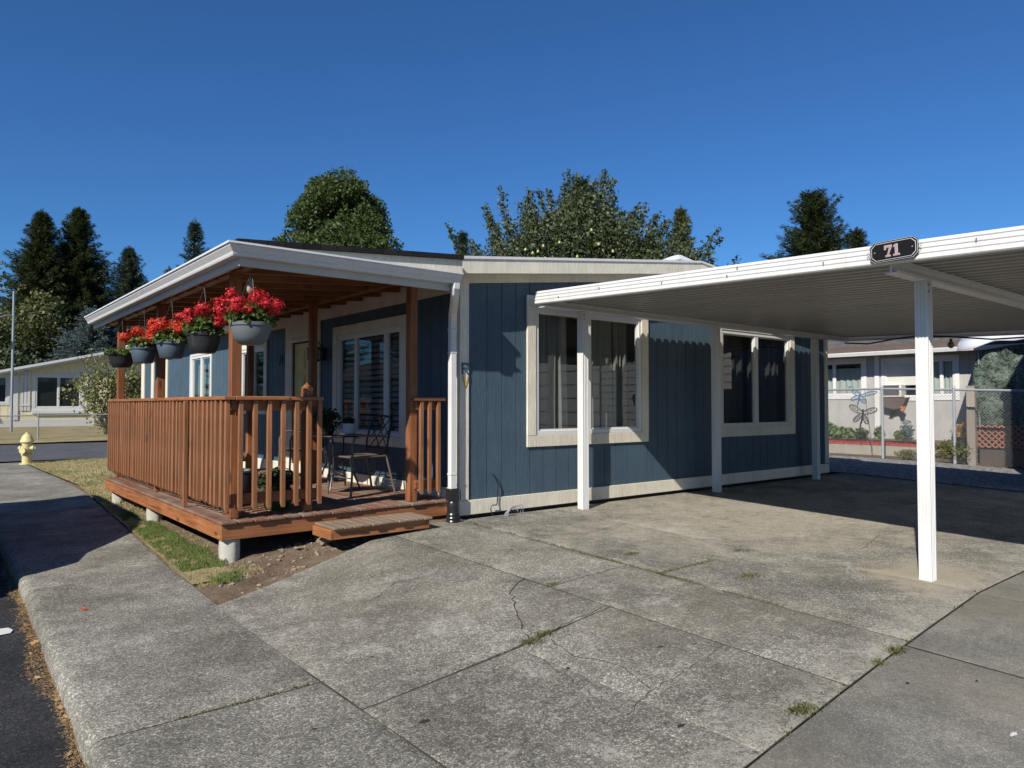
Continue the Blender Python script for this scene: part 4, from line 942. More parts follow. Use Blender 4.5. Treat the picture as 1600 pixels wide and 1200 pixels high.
# ================================================================== HANGING BASKETS
def basket(cx, cy, zr, rad, h, mat, lab, petal='petal_red', prof='bowl', zh=2.60, heads=6, hmax=.24, droop=0, seed=1):
    rr = random.Random(seed); global rng
    rng = np.random.default_rng(seed)
    t = thing('hanging_basket', (cx, cy, zr), lab, 'hanging basket', 'red geranium baskets hung along the porch eave')
    if prof == 'bowl': P = [(0, -h), (rad*.62, -h), (rad*.70, -h*.94), (rad*.86, -h*.62), (rad*.95, -h*.2), (rad*.97, -.03), (rad*1.03, -.026), (rad*1.04, 0), (rad*.97, .004), (rad*.93, -.03), (0, -.05)]
    elif prof == 'round': P = [(0, -h), (rad*.40, -h), (rad*.62, -h*.93), (rad*.84, -h*.7), (rad*.95, -h*.4), (rad*.98, -.03), (rad*1.04, -.026), (rad*1.05, 0), (rad*.98, .004), (rad*.93, -.03), (0, -.05)]
    else: P = [(0, -h), (rad*.68, -h), (rad*.72, -h*.97), (rad*.94, -.04), (rad*.93, -.035), (rad*1.03, -.03), (rad*1.04, 0), (rad*.97, .004), (rad*.92, -.03), (0, -.05)]
    m = MB(); m.lathe(P, (cx, cy, zr), 40); m.build('pot', mat, t, smooth=True)
    m = MB()
    hk = (cx, cy, zh)
    for k in range(3):
        a = k*2.094+.5; m.tube([(cx+rad*math.cos(a), cy+rad*math.sin(a), zr-.01), (cx, cy, min(zh-.03, zr+.42))], .0014, 5)
    m.tube([(cx, cy, min(zh-.03, zr+.42)), hk], .002, 5); m.build('hanger', 'black', t)
    # leaves
    n = 560; a = rng.uniform(0, 6.28, n); r_ = rad*np.sqrt(rng.uniform(0, 1, n))*1.18; z_ = rng.uniform(-.02, hmax*.62, n)*(1.1-(r_/rad)*.35)
    C = np.stack([cx+r_*np.cos(a), cy+r_*np.sin(a), zr+z_], 1)
    d = unit(rng.normal(size=(n, 3))+np.array([0, 0, .8])); u_ = unit(np.cross(d, rng.normal(size=(n, 3)))); v_ = np.cross(d, u_); s = rng.uniform(.013, .029, (n, 1))
    ring = [C+(u_*math.cos(k*1.047)+v_*math.sin(k*1.047))*s*(1.0 if k % 2 else .82)+d*s*.25 for k in range(6)]
    poly_np('foliage', np.stack(ring, 1).reshape(-1, 3), 6, 'geranium', t)
    m = MB()
    for k in range(heads):
        pass
    # flower heads: each a ball of small petals on a stalk
    for k in range(heads):
        a = k*6.283/heads+rr.uniform(-.4, .4); q = rad*rr.uniform(.55, 1.55); hz = (.30+.70*rr.random()*(1.15-.35*q/rad))*hmax
        c = np.array([cx+q*math.cos(a), cy+q*math.sin(a), zr+hz]); R_ = rr.uniform(.050, .074)
        sq = np.array([rr.uniform(.8, 1.25), rr.uniform(.8, 1.25), rr.uniform(.6, .95)])
        nn = 300; dd = unit(rng.normal(size=(nn, 3))); lob = 1+.24*np.sin(dd[:, :1]*5+k)*np.cos(dd[:, 1:2]*6+k*2)
        pp = c+dd*R_*rng.uniform(.45, 1.12, (nn, 1))*sq*lob
        uu = unit(np.cross(unit(dd+rng.normal(size=(nn, 3))*.5), rng.normal(size=(nn, 3)))); vv = np.cross(dd, uu); s = rng.uniform(.006, .0115, (nn, 1))
        ring = [pp+(uu*math.cos(j*1.2566)+vv*math.sin(j*1.2566))*s+dd*s*.3*(j % 2) for j in range(5)]
        fh = poly_np('flower_head', np.stack(ring, 1).reshape(-1, 3), 5, petal, t)
        s_ = MB(); s_.tube([(cx+q*.3*math.cos(a), cy+q*.3*math.sin(a), zr), (c[0], c[1], c[2]-R_*.3)], .0025, 5); s_.build('stalk', 'geranium', fh)
    return t
BX = 1.985
basket(2.107, 5.97, 2.072, .160, .18, 'potgrey', 'slate grey round bowl basket of crimson geraniums at the porch corner, nearest the driveway', 'petal_red', 'round', 2.53, 17, .26, seed=21)
basket(BX+.05, 7.00, 2.065, .150, .185, 'potblack', 'charcoal ribbed basket of crimson geraniums, second from the porch corner', 'petal_red', 'bowl', 2.53, 14, .26, seed=32)
basket(BX+.04, 8.08, 2.060, .148, .175, 'potblue', 'blue grey basket of scarlet geraniums, third from the porch corner', 'petal_orange', 'taper', 2.53, 12, .22, seed=43)
basket(BX, 9.10, 2.065, .142, .185, 'potblue', 'blue grey basket of scarlet geraniums, fourth from the porch corner beside the middle post', 'petal_orange', 'taper', 2.53, 12, .20, seed=54)
basket(BX+.02, 10.35, 2.06, .158, .18, 'potblack', 'charcoal basket with mostly green leaves and few blooms at the far end of the porch', 'petal_red', 'bowl', 2.53, 1, .09, seed=65)
rng = np.random.default_rng(99)

# ================================================================== PORCH FURNITURE
def arm_chair(loc, rz, lab):
    t = thing('patio_chair', (0, 0, 0), lab, 'chair', 'metal bistro chairs on the porch')
    W_ = .25; r_ = .013
    for s in (-1, 1):
        m = MB(); y_ = s*W_
        m.tube([(-.27, y_*1.03, .0), (-.255, y_*1.02, .20), (-.245, y_, .42), (-.25, y_, .55), (-.22, y_, .635), (-.14, y_, .66), (.05, y_, .655), (.19, y_, .64)], r_, 8); m.build('arm', 'bronze', t, smooth=True)
        m = MB(); m.tube([(.30, y_*.98, .0), (.25, y_*.92, .22), (.20, y_*.88, .42)], r_, 8); m.build('leg', 'bronze', t, smooth=True)
        m = MB(); m.tube([(.20, y_*.88, .40), (.215, y_*.9, .60), (.27, y_*.86, .80), (.29, y_*.72, .855), (.30, 0, .875)], r_*.9, 8); m.build('back_frame', 'black', t, smooth=True)
    m = MB()
    for a, b in (((-.215, .48), (.285, .84)), ((.215, .48), (-.285, .84))):
        pass
    bx = lambda z: .205+(z-.42)*.2
    for (y0, z0, y1, z1) in ((-.2, .50, .16, .85), (.2, .50, -.16, .85), (-.05, .50, .2, .74), (.05, .50, -.2, .74), (-.21, .62, .05, .86), (.21, .62, -.05, .86)):
        m.tube([(bx(z0), y0, z0), (bx((z0+z1)/2)+.004, (y0+y1)/2, (z0+z1)/2), (bx(z1), y1, z1)], .006, 6)
    m.tube([(bx(.5), -.215, .5), (bx(.5), .215, .5)], .009, 6)
    m.build('back_lattice', 'black', t, smooth=True)
    m = MB()
    m.tube([(-.24, -.24, .425), (-.24, .24, .425), (.2, .22, .425), (.2, -.22, .425), (-.24, -.24, .425)], .011, 6, cap=False)
    for k in range(9): x = -.21+k*.047; m.box(x, x+.034, -.225, .225, .424, .432)
    m.build('seat', 'bronze', t)
    m = MB(); m.tube([(-.255, -.25, .2), (-.255, .25, .2)], .007, 6).tube([(.255, -.23, .2), (.255, .23, .2)], .007, 6); m.build('stretcher', 'bronze', t)
    t.location = loc; t.rotation_euler = (0, 0, rz); return t
c1 = arm_chair((3.88, 7.45, DT), 0.05, 'bronze metal armchair with lattice back against the wall under the porch window')
c2 = copy_tree(c1, None, (3.86, 8.95, DT), -.12, 'bronze metal armchair standing between the table and the yellow door')
tb = thing('bistro_table', (3.93, 8.12, DT), 'small round dark metal table between the two porch chairs', 'table')
m = MB(); m.lathe([(0, .618), (.30, .618), (.305, .626), (.30, .634), (0, .634)], (3.93, 8.12, DT), 32); m.build('table_top', 'black', tb, smooth=True)
for k in range(4):
    a = k*math.pi/2+.78; m = MB(); m.tube([(3.93+.27*math.cos(a), 8.12+.27*math.sin(a), DT), (3.93+.15*math.cos(a), 8.12+.15*math.sin(a), DT+.3), (3.93+.2*math.cos(a), 8.12+.2*math.sin(a), DT+.618)], .011, 7); m.build('leg', 'black', tb, smooth=True)
def leafball(name, c, rad, n, size, mat, parent, sq=1.0, rz=.9):
    d = unit(rng.normal(size=(n, 3))); P = np.array(c)+d*np.array([rad, rad*sq, rad*rz])*rng.uniform(.35, 1.0, (n, 1))
    return poly_np(name, leaf_quads(P, size, .6).reshape(-1, 3), 4, mat, parent)
pl = thing('flower_pot', (4.0, 7.98, DT+.634), 'white scallop rimmed ceramic pot on the bistro table', 'plant pot')
m = MB(); n = 32; V_ = []
for (r_, z, sc) in ((.055, 0, 0), (.068, .01, 0), (.078, .08, 0), (.080, .135, .012), (.074, .13, .012), (.07, .08, 0), (0, .08, 0)):
    for k in range(n):
        a = 2*math.pi*k/n; V_.append((4.0+r_*math.cos(a), 7.98+r_*math.sin(a), DT+.634+z+sc*abs(math.sin(a*6))))
m.add(V_, [(i*n+k, i*n+(k+1) % n, (i+1)*n+(k+1) % n, (i+1)*n+k) for i in range(6) for k in range(n)]+[tuple(range(n))]); m.build('pot', 'ceramic', pl, smooth=True)
leafball('foliage', (4.0, 7.98, DT+.80), .07, 90, .05, 'darkleaf', pl)
pl = thing('potted_plant', (3.83, 8.25, DT+.634), 'bushy dark green plant in a black basket on the bistro table', 'plant')
m = MB(); m.lathe([(.07, 0), (.09, .02), (.11, .11), (.115, .115), (.1, .11), (0, .1)], (3.83, 8.25, DT+.634), 24); m.build('pot', 'blackplastic', pl, smooth=True)
leafball('foliage', (3.83, 8.22, DT+.82), .17, 420, .05, 'darkleaf', pl)
pl = thing('planter', (2.66, 6.86, DT), 'low green planter full of dark leafy plants behind the front railing', 'planter')
m = MB(); m.lathe([(.11, 0), (.12, .01), (.15, .15), (.16, .155), (.16, .17), (.145, .165), (0, .14)], (2.70, 6.88, DT), 28); m.build('pot', simple('green_pot', (.05, .11, .03), .45), pl, smooth=True)
leafball('foliage', (2.70, 6.88, DT+.27), .20, 420, .06, 'darkleaf', pl, 1.0, .6)
pl = thing('tub', (2.56, 7.6, DT), 'large black tapered tub on the deck behind the front railing', 'tub')
m = MB(); m.lathe([(.12, 0), (.125, .01), (.18, .30), (.19, .305), (.19, .325), (.175, .32), (.16, .28), (0, .26)], (2.60, 7.65, DT), 30); m.build('tub_body', 'potblack', pl, smooth=True)
m = MB(); m.lathe([(0, .262), (.15, .265), (.0, .28)], (2.60, 7.65, DT), 16); m.build('soil', 'soil', pl)
pv = thing('vase', (2.37, 7.25, DT), 'white fluted vase on the deck by the corner post', 'vase')
m = MB(); m.lathe([(0, 0), (.09, 0), (.085, .05), (.06, .2), (.05, .28), (.045, .33), (.035, .33), (0, .3)], (2.38, 7.3, DT), 22, wob=.03); m.build('vase_body', 'ceramic', pv, smooth=True)

# ================================================================== CARPORT
carport = thing('carport', (5.95, 6.02, .2), 'white metal carport with ribbed flat roof on slender fluted posts', 'carport')
cz = lambda y: .0317*(y-6.05)
CY0, CY1 = .35, 6.09; CXF, CXB = 5.31, 12.4
def sheared(m, z0=0):
    m.v = [(x, y, z+cz(y)) for (x, y, z) in m.v]; return m
FP = [(CXF+.0, 2.523), (CXF-.008, 2.532), (CXF-.008, 2.556), (CXF+.004, 2.562), (CXF-.004, 2.570), (CXF-.004, 2.592), (CXF+.006, 2.598), (CXF-.002, 2.606), (CXF-.002, 2.628), (CXF+.008, 2.634), (CXF, 2.642), (CXF+.002, 2.664), (CXF+.02, 2.668), (CXF+.02, 2.655), (CXF+.016, 2.54), (CXF+.05, 2.53), (CXF+.05, 2.523)]
m = MB(); m.prism(FP, 'y', CY0, CY1); sheared(m).build('fascia', 'white', carport)
m = MB(); pitch = .152; xs_ = []; x = CXF+.055; prof = []
while x < CXB-.1:
    prof += [(x, 2.618), (x+.060, 2.618), (x+.072, 2.562), (x+.124, 2.562), (x+.138, 2.618)]; x += pitch
top = [(a, b+.003) for a, b in prof]
k = len(prof)
for (a0, b0), (a1, b1) in zip(prof, prof[1:]):
    m.add([(a0, CY0+.01, b0), (a1, CY0+.01, b1), (a1, CY1-.01, b1), (a0, CY1-.01, b0), (a0, CY0+.01, b0+.003), (a1, CY0+.01, b1+.003), (a1, CY1-.01, b1+.003), (a0, CY1-.01, b0+.003)], [(0, 3, 2, 1), (4, 5, 6, 7), (0, 1, 5, 4), (2, 3, 7, 6)])
sheared(m).build('roof_panel', 'corr', carport, recalc=False)
m = MB(); m.prism([(CXB-.06, 2.50), (CXB, 2.50), (CXB, 2.65), (CXB-.012, 2.65), (CXB-.012, 2.512), (CXB-.06, 2.512)], 'y', CY0, CY1); sheared(m).build('fascia', 'white', carport, label='rear edge trim of the carport roof')
m = MB(); m.box(CXF+.03, CXB-.02, CY0-.02, CY0, 2.52, 2.665); sheared(m).build('fascia', 'white', carport, label='side edge trim of the carport roof')
def cbeam(yc, x0, x1, h, zt):
    m = MB(); z1 = zt+cz(yc); z0 = z1-h
    m.box(x0, x1, yc-.006, yc+.006, z0, z1); m.box(x0, x1, yc-.045, yc-.0062, z0, z0+.006).box(x0, x1, yc-.045, yc-.0062, z1-.006, z1)
    m.box(x0, x1, yc+.0062, yc+.045, z0, z0+.006).box(x0, x1, yc+.0062, yc+.045, z1-.006, z1)
    m.box(x0, x1, yc-.045, yc-.041, z0+.0062, z0+.02)
    return m.build('beam', 'white', carport)
cbeam(6.02, CXF+.03, CXB-.06, .075, 2.561); cbeam(2.30, CXF+.085, CXB-.06, .095, 2.561)
def cpost(x, y, zt):
    z0 = gz(x, y)-.02; s = .046; g_ = .006; pr2 = []
    side = [(-1, 0), (-.72, 0), (-.66, 1), (-.40, 1), (-.34, 0), (-.14, 0), (-.08, 1), (.08, 1), (.14, 0), (.34, 0), (.40, 1), (.66, 1), (.72, 0)]
    for (dx, dy) in ((1, 0), (0, 1), (-1, 0), (0, -1)):
        nx, ny = dy, -dx
        for (t, d) in side: pr2.append((x+dx*t*s+nx*(s-d*g_), y+dy*t*s+ny*(s-d*g_)))
    m = MB(); m.prism(pr2, 'z', z0, zt); po = m.build('post', 'white', carport)
    m = MB()
    for z_ in (zt-.035, zt-.085): m.lathe([(0, 0), (.009, 0), (.009, .006), (0, .007)], (x-.026, y-s-.001, z_), 8, ax='y')
    m.v = [(a, 2*(y-s)-b, c) for a, b, c in m.v]
    m.build('bolt', 'galv', po); return po
for x in (5.985, 8.58, 11.28):
    cpost(x, 6.02, 2.561-.08+cz(6.02)); cpost(x-.035, 2.30, 2.561-.095+cz(2.3))
m = MB()   # string light cable at the rear edge
m.tube([(12.25, 6.0, 2.46), (12.25, 5.6, 2.42), (12.25, 5.2, 2.47), (12.25, 4.8, 2.50), (12.25, 4.3, 2.44), (12.25, 3.8, 2.37), (12.25, 3.2, 2.37), (12.25, 2.4, 2.42)], .012, 6); m.build('cable', 'black', carport)
# fascia clips
for y_, z_ in ((5.7, 2.56), (5.1, 2.60), (4.3, 2.575), (3.6, 2.56), (3.5, 2.62), (2.75, 2.57), (1.72, 2.60)): MB().box(CXF-.014, CXF-.004, y_, y_+.006, z_+cz(y_), z_+.022+cz(y_)).build('clip', 'galv', carport)
tag(MB().lathe([(0, 0), (.03, .01), (.05, .04), (.045, .08), (.02, .11), (.02, .15), (0, .15)], (12.25, 4.35, 2.27), 14).build('hanging_bulb', 'bulb', None, smooth=True), 'dark bulb hanging from the cable at the rear edge of the carport', 'light bulb')
# number plaque
pq = thing('number_plaque', (CXF-.02, 2.235, 2.36), 'black notched plaque with white border and number 71 on the carport fascia', 'sign')
TPq = Matrix.Translation((CXF-.022, 2.232, 2.488)) @ Matrix.Rotation(R(-1.6), 4, 'X') @ Matrix(((0, 0, -1, 0), (-1, 0, 0, 0), (0, 1, 0, 0), (0, 0, 0, 1)))
def notched(w, h, c):
    P = []
    for sx, sy in ((1, 1), (-1, 1), (-1, -1), (1, -1)):
        arc = [(w, h-c), (w-c*.45, h-c*.55), (w-c, h)]
        arc = arc if sx*sy > 0 else arc[::-1]
        P += [(sx*a, sy*b) for a, b in arc]
    return P
for (w_, h_, c_, n0, n1, mt, nm) in ((.163, .074, .03, 0, .008, 'plaque', 'backing'), (.161, .072, .03, .008, .009, 'ceramic', 'border'), (.1585, .0695, .029, .009, .010, 'plaque', 'field'), (.150, .061, .028, .010, .011, 'ceramic', 'border'), (.1465, .0575, .027, .011, .0122, 'plaque', 'field')):
    m = MB(TPq); P = notched(w_, h_, c_); m.prism([(a, b) for a, b in P], 'z', n0, n1); m.build(nm, mt, pq)
B7 = [[(0, .82), (1, .82), (1, 1), (0, 1)], [(.66, .82), (1, .82), (.62, .1), (.32, .1)], [(0, .66), (.17, .66), (.17, .82), (0, .82)], [(.15, 0), (.78, 0), (.78, .1), (.15, .1)]]
B1 = [[(.34, .1), (.66, .1), (.66, 1), (.34, 1)], [(.08, .78), (.34, .84), (.34, 1), (.2, .92)], [(.08, 0), (.92, 0), (.92, .1), (.08, .1)]]
for sc, n0, d, mt, nm in ((1.12, .0123, .0010, 'ceramic', 'numeral_outline'), (1.0, .0134, .0014, 'numpink', 'numeral')):
    m = MB(TPq)
    for G, ox in ((B7, -.058), (B1, -.002)):
        for poly in G:
            cxp = sum(p[0] for p in poly)/len(poly); cyp = sum(p[1] for p in poly)/len(poly)
            P = [(ox+.048*(cxp+(p[0]-cxp)*(1 if sc == 1 else 1))+(0 if sc == 1 else .0022*(1 if p[0] > cxp else -1)), -.040+.078*p[1]+(0 if sc == 1 else .0022*(1 if p[1] > cyp else -1))) for p in poly]
            m.prism(P, 'z', n0, n0+d)
    m.build(nm, mt, pq)
m = MB(TPq)
for sx in (-1, 1): m.lathe([(0, .012), (.005, .012), (.004, .015), (0, .016)], (sx*.127, 0, 0), 8)
m.build('screw', 'galvlight', pq)
m = MB(TPq)
for sx in (-1, 1):
    m.tube([(sx*.15, -.02, .002), (sx*.175, -.015, .012), (sx*.185, .005, .006), (sx*.172, .012, .012), (sx*.165, -.01, .008)], .0022, 5)
m.build('wire_tie', 'galv', pq)

# ================================================================== TREES
def trunk_mb(base, h, r0, r1, lean=(0, 0), n=7):
    m = MB(); pts = []; rs = []
    for i in range(8):
        t = i/7; pts.append((base[0]+lean[0]*t+.02*h*math.sin(t*5)*.2, base[1]+lean[1]*t, base[2]+h*t)); rs.append(r0+(r1-r0)*t)
    m.tube(pts, rs, n); return m
def conifer(name, base, h, rad, mat, lab, seed=0, dens=1.0, taper=.85, low=.04, droop=.35, spray=.55, group=None, lean=(0, 0)):
    global rng; rng = np.random.default_rng(seed); rr = random.Random(seed)
    t = thing(name, base, lab, 'tree', group)
    trunk_mb(base, h*.97, rad*.09+.08, .03).build('trunk', 'bark', t)
    Pts = []; Dir = []; Sz = []; br = MB(); z = h*low
    while z < h*.97:
        f = z/h; L = rad*(1-f)**taper
        nb = int(max(5, 9*dens*(1-.35*f))); ph = rr.uniform(0, 6.28)
        for k in range(nb):
            a = ph+k*6.283/nb+rr.uniform(-.3, .3); l = L*rr.uniform(.62, 1.08)*(1.22 if rr.random() < .14 else 1)+.10
            e0 = .30-.25*droop+.75*f*f; dr = droop*(1-f*.8)
            ns = max(4, int(l/(spray*.30))); pts = []
            for i in range(ns+1):
                s = i/ns; pts.append((base[0]+lean[0]*f+math.cos(a)*l*s, base[1]+lean[1]*f+math.sin(a)*l*s, base[2]+z+l*(e0*s-dr*1.1*s*s+.45*dr*s**4)+.25*(f > .8)*s*l))
            br.tube([pts[0], pts[len(pts)//2], pts[-1]], [.02+.008*l, .012, .006], 3, cap=False)
            for i in range(1, ns+1):
                s = i/ns; wd = .20*l*(1-s)**.6+.05
                for q in range(5):
                    sd = rr.uniform(-1, 1)*wd
                    Pts.append((pts[i][0]-math.sin(a)*sd, pts[i][1]+math.cos(a)*sd, pts[i][2]-rr.uniform(-.04, .16)*(.4+l*.12)))
                    sg = 1 if sd > 0 else -1; k2 = .7*(1-s*.6)
                    Dir.append((math.cos(a)-k2*math.sin(a)*sg, math.sin(a)+k2*math.cos(a)*sg, -.10-.45*rr.random()*dr+.3*s)); Sz.append(spray*(1-.35*s)*(1-.35*f))
        z += h/(40*dens)*(.75+.5*rr.random())*(1-.35*f)
    for k in range(26):
        q = k/26; Pts.append((base[0]+lean[0], base[1]+lean[1], base[2]+h*(.93+.07*q))); Dir.append((rr.uniform(-.5, .5), rr.uniform(-.5, .5), 1)); Sz.append(spray*.5)
    br.build('branches', 'bark', t, recalc=False)['kind'] = 'stuff'
    P = np.array(Pts); D = unit(np.array(Dir)+rng.normal(size=(len(P), 3))*.22); n = len(P); SZ = np.array(Sz)[:, None]
    out = []
    for rep in range(4):
        d2 = unit(D+rng.normal(size=(n, 3))*.38); q = unit(np.cross(d2, np.array([0, 0, 1.0])+rng.normal(size=(n, 3))*.5)); s = SZ*rng.uniform(.45, 1.1, (n, 1)); p0 = P+rng.normal(size=(n, 3))*SZ*.22
        out.append(np.stack([p0-d2*s*.3, p0+q*s*.10-np.array([0, 0, .05])*s, p0+d2*s*.7, p0-q*s*.10-np.array([0, 0, .05])*s], 1))
    poly_np('crown', np.concatenate(out).reshape(-1, 3), 4, mat, t)['kind'] = 'stuff'
    return t
def broadleaf(name, base, h, clumps, n, size, mat, lab, seed=0, cat='tree', shoots=None, group=None, trunks=1, tr=.25):
    """clumps: (cx,cy,cz,r,rz) relative to base; leaves gather near clump surfaces"""
    global rng; rng = np.random.default_rng(seed); rr = random.Random(seed)
    t = thing(name, base, lab, cat, group)
    m = MB()
    for k in range(trunks):
        a = k*6.28/trunks; bx_ = base[0]+.12*math.cos(a)*(trunks > 1); by_ = base[1]+.12*math.sin(a)*(trunks > 1)
        m.tube([(bx_, by_, base[2]-.1), (bx_+.1, by_, base[2]+h*.25), (bx_+.05*math.cos(a)*h, by_+.05*math.sin(a)*h, base[2]+h*.55)], [tr, tr*.75, tr*.4], 7)
    for c in clumps:
        e = (base[0]+c[0], base[1]+c[1], base[2]+c[2]); s = (base[0]+c[0]*.1, base[1]+c[1]*.1, base[2]+h*.3)
        mid = tuple((s[i]*.5+e[i]*.5)+rr.uniform(-.15, .15) for i in range(3)); m.tube([s, mid, e], [tr*.4, tr*.25, tr*.08], 5)
    P = []; vol = np.array([c[3]**2 for c in clumps]); vol = vol/vol.sum()
    for c, f in zip(clumps, vol):
        k = int(n*f); d = unit(rng.normal(size=(k, 3))); rad = rng.uniform(.35, 1.0, (k, 1))**.45
        # lumpy surface
        lump = np.array([noise.noise(Vector((dd[0]*2.3+c[0], dd[1]*2.3+c[1], dd[2]*2.3+c[2]))) for dd in d])[:, None]
        P.append(np.array([base[0]+c[0], base[1]+c[1], base[2]+c[2]])+d*np.array([c[3], c[3], c[4]])*rad*(1+lump*.45))
    if shoots:
        for (s, e, cnt, lr) in shoots:
            s = np.array(s, float); e = np.array(e, float); m.tube([tuple(s), tuple((s+e)/2+np.array([.03, .02, 0])), tuple(e)], [.02, .012, .004], 4)
            q = rng.uniform(0, 1, (cnt, 1)); P.append(s+(e-s)*q+rng.normal(size=(cnt, 3))*lr*(1-q*.6))
    P = np.concatenate(P); m.build('trunk', 'bark', t, recalc=False)
    poly_np('crown', leaf_quads(P, size, .62, (0, 0, -.2), .5).reshape(-1, 3), 4, mat, t)['kind'] = 'stuff'
    return t
conifer('fir_tree', (8.0, 74, .3), 18.0, 6.2, 'conifer', 'tall dark fir, left half of the twin pair behind the yellow house', 1, 1.5, .98, group='tall conifers behind the yellow house', spray=.75)
conifer('fir_tree', (10.9, 75, .3), 18.9, 6.9, 'conifer', 'tall dark fir, right half of the twin pair behind the yellow house', 2, 1.5, .95, group='tall conifers behind the yellow house', spray=.75)
conifer('fir_tree', (14.7, 73.2, .3), 15.6, 5.8, 'conifer2', 'mid height bluish fir right of the twin firs', 3, 1.25, 1.0, group='tall conifers behind the yellow house', spray=.7)
conifer('fir_tree', (19.9, 71.5, .3), 18.6, 4.2, 'conifer2', 'thin topped ragged fir above the porch gutter', 4, .75, .85, droop=.7, spray=.75)
conifer('fir_tree', (17.3, 70, .3), 13.6, 3.2, 'bluespruce', 'pale blue spruce tip behind the porch gutter beside the ragged fir', 5, 1.0, .9, spray=.6)
conifer('spruce_tree', (9.4, 57, .3), 7.6, 4.4, 'bluespruce', 'low wide blue spruce behind the yellow house gable', 6, 1.0, .8, spray=.6)
conifer('spruce_tree', (11.4, 56, .3), 6.4, 3.4, 'conifer2', 'low dark spruce beside the blue spruce', 16, 1.0, .75, spray=.6)
cl = [(0, 0, 5.6, 2.6, 3.0), (-1.6, 0, 4.2, 2.2, 2.6), (1.5, .5, 4.4, 2.0, 2.4), (0, 0, 3.0, 3.0, 2.4), (.3, 0, 8.0, 1.5, 1.7)]
broadleaf('deciduous_tree', (6.9, 65, .3), 9.5, cl, 11000, .34, 'olive', 'olive green leafy tree in front of the twin firs', 7)
broadleaf('deciduous_tree', (3.4, 62, .3), 10, [(0, 0, 4.0, 3.2, 3.6), (-2, 0, 3.0, 3, 3), (1.6, 0, 3.0, 2.2, 3.0)], 8000, .32, 'olive', 'dark broadleaf tree at the edge behind the street lamp pole', 8, shoots=[((4.2+i*.5, 61, 6+i*.3), (3.6+i*.9, 61, 11.8-i*.8), 60, .35) for i in range(5)])
for i, (x_, y_, h_, r_) in enumerate(((4.0, 56, 4.6, 3.0), (13.5, 60, 5.2, 3.6), (17.5, 62, 5.5, 3.6))):
    broadleaf('hedge_tree', (x_, y_, .3), h_, [(0, 0, h_*.5, r_, h_*.5), (r_*.7, 0, h_*.42, r_*.7, h_*.42), (-r_*.7, 0, h_*.45, r_*.7, h_*.45)], 5000, .30, 'conifer', ('dark hedge tree at the left end behind the yellow house', 'dark hedge tree behind the yellow gable', 'dark hedge tree hidden behind the porch')[i], 40+i)
# round tree (dense, conical-round) behind the home
rr = random.Random(77); cl = [(0, 0, 8.5, 3.2, 3.4), (0, 0, 11.2, 2.4, 2.6), (0, 0, 13.2, 1.2, 1.5)]
for k in range(60):
    z_ = rr.uniform(6.2, 14.2); R0 = 6.2*(1-((z_-6.2)/9.2)**1.25); a = rr.uniform(0, 6.28)
    cl.append((math.cos(a)*R0*.82, math.sin(a)*R0*.82, z_, rr.uniform(.85, 1.35), rr.uniform(.8, 1.2)))
broadleaf('maple_tree', (19.7, 40.7, .4), 14, cl, 80000, .20, 'maple', 'dense rounded bright green tree above the porch roof', 9)
# pear tree
P0 = np.array([15.4, 15.8]); rt = np.array([.7747, -.633]); rr = random.Random(12)
cl = []; 
for (u_, z_, r_, rz2) in ((0, 5.6, 1.5, 1.7), (-1.3, 5.2, 1.3, 1.2), (1.3, 5.3, 1.4, 1.2), (-2.5, 4.6, .9, .8), (2.6, 4.9, 1.1, .9), (.4, 6.5, 1.2, 1.0), (-.7, 6.3, 1.0, .9), (0, 4.4, 2.4, 1.0), (-1.9, 5.5, .6, .6), (2.0, 5.5, .9, .8), (3.0, 4.9, 1.0, .8), (-1.9, 4.9, 1.3, 1.0), (.9, 6.0, 1.3, 1.0), (1.9, 4.9, 1.4, 1.0), (3.6, 4.7, .9, .7), (-.6, 5.9, 1.4, 1.2), (2.6, 5.6, 1.1, .9), (-1.7, 6.0, 1.0, 1.0), (1.6, 6.3, 1.1, .9), (-2.6, 5.4, .9, .9), (3.4, 5.4, .9, .7), (.3, 7.0, 1.1, .9), (-3.0, 4.6, .8, .8)):
    cl.append((rt[0]*u_, rt[1]*u_, z_-.3, r_, rz2))
sh = []
for (u0, z0, u1, z1) in ((-2.6, 4.6, -3.2, 6.5), (-2.9, 5.0, -3.6, 6.9), (-2.2, 5.2, -2.7, 7.3), (-1.6, 5.8, -2.1, 8.0), (-1.9, 5.8, -2.5, 7.6), (-1.2, 6.2, -1.6, 7.5), (-.8, 6.6, -1.15, 8.05), (-.5, 6.8, -.6, 8.1), (-.1, 7.0, -.05, 8.5), (.3, 7.0, .45, 8.1), (.6, 7.0, .95, 8.5), (.9, 6.8, 1.15, 8.1), (1.2, 6.4, 1.55, 7.4), (1.6, 6.2, 2.1, 7.6), (2.0, 6.0, 2.6, 7.2), (2.4, 5.8, 3.2, 7.1), (2.7, 5.6, 3.6, 7.05), (3.0, 5.4, 3.8, 6.5), (3.2, 5.2, 4.6, 6.75), (-3.0, 4.4, -3.9, 5.9), (-2.8, 4.2, -3.9, 5.3), (-1.4, 6.0, -1.3, 7.9), (3.3, 4.9, 4.1, 5.9)):
    for rep in range(2):
        ja, jb = rr.uniform(-.15, .15), rr.uniform(-.5, .5)
        q = .86 if rep else 1.0
        a = P0+rt*(u0+ja); b = P0+rt*(u1+ja*2); dy_ = np.array([.633, .7747])*jb
        sh.append(((a[0]+dy_[0], a[1]+dy_[1], z0), (b[0]+dy_[0], b[1]+dy_[1], z0+(z1-z0)*q), 210, .13))
pt = broadleaf('pear_tree', (float(P0[0]), float(P0[1]), .3), 6, cl, 60000, .105, 'pearleaf', 'wide fruiting pear tree with upright shoots above the end wall roof', 10, shoots=sh)
m = MB()
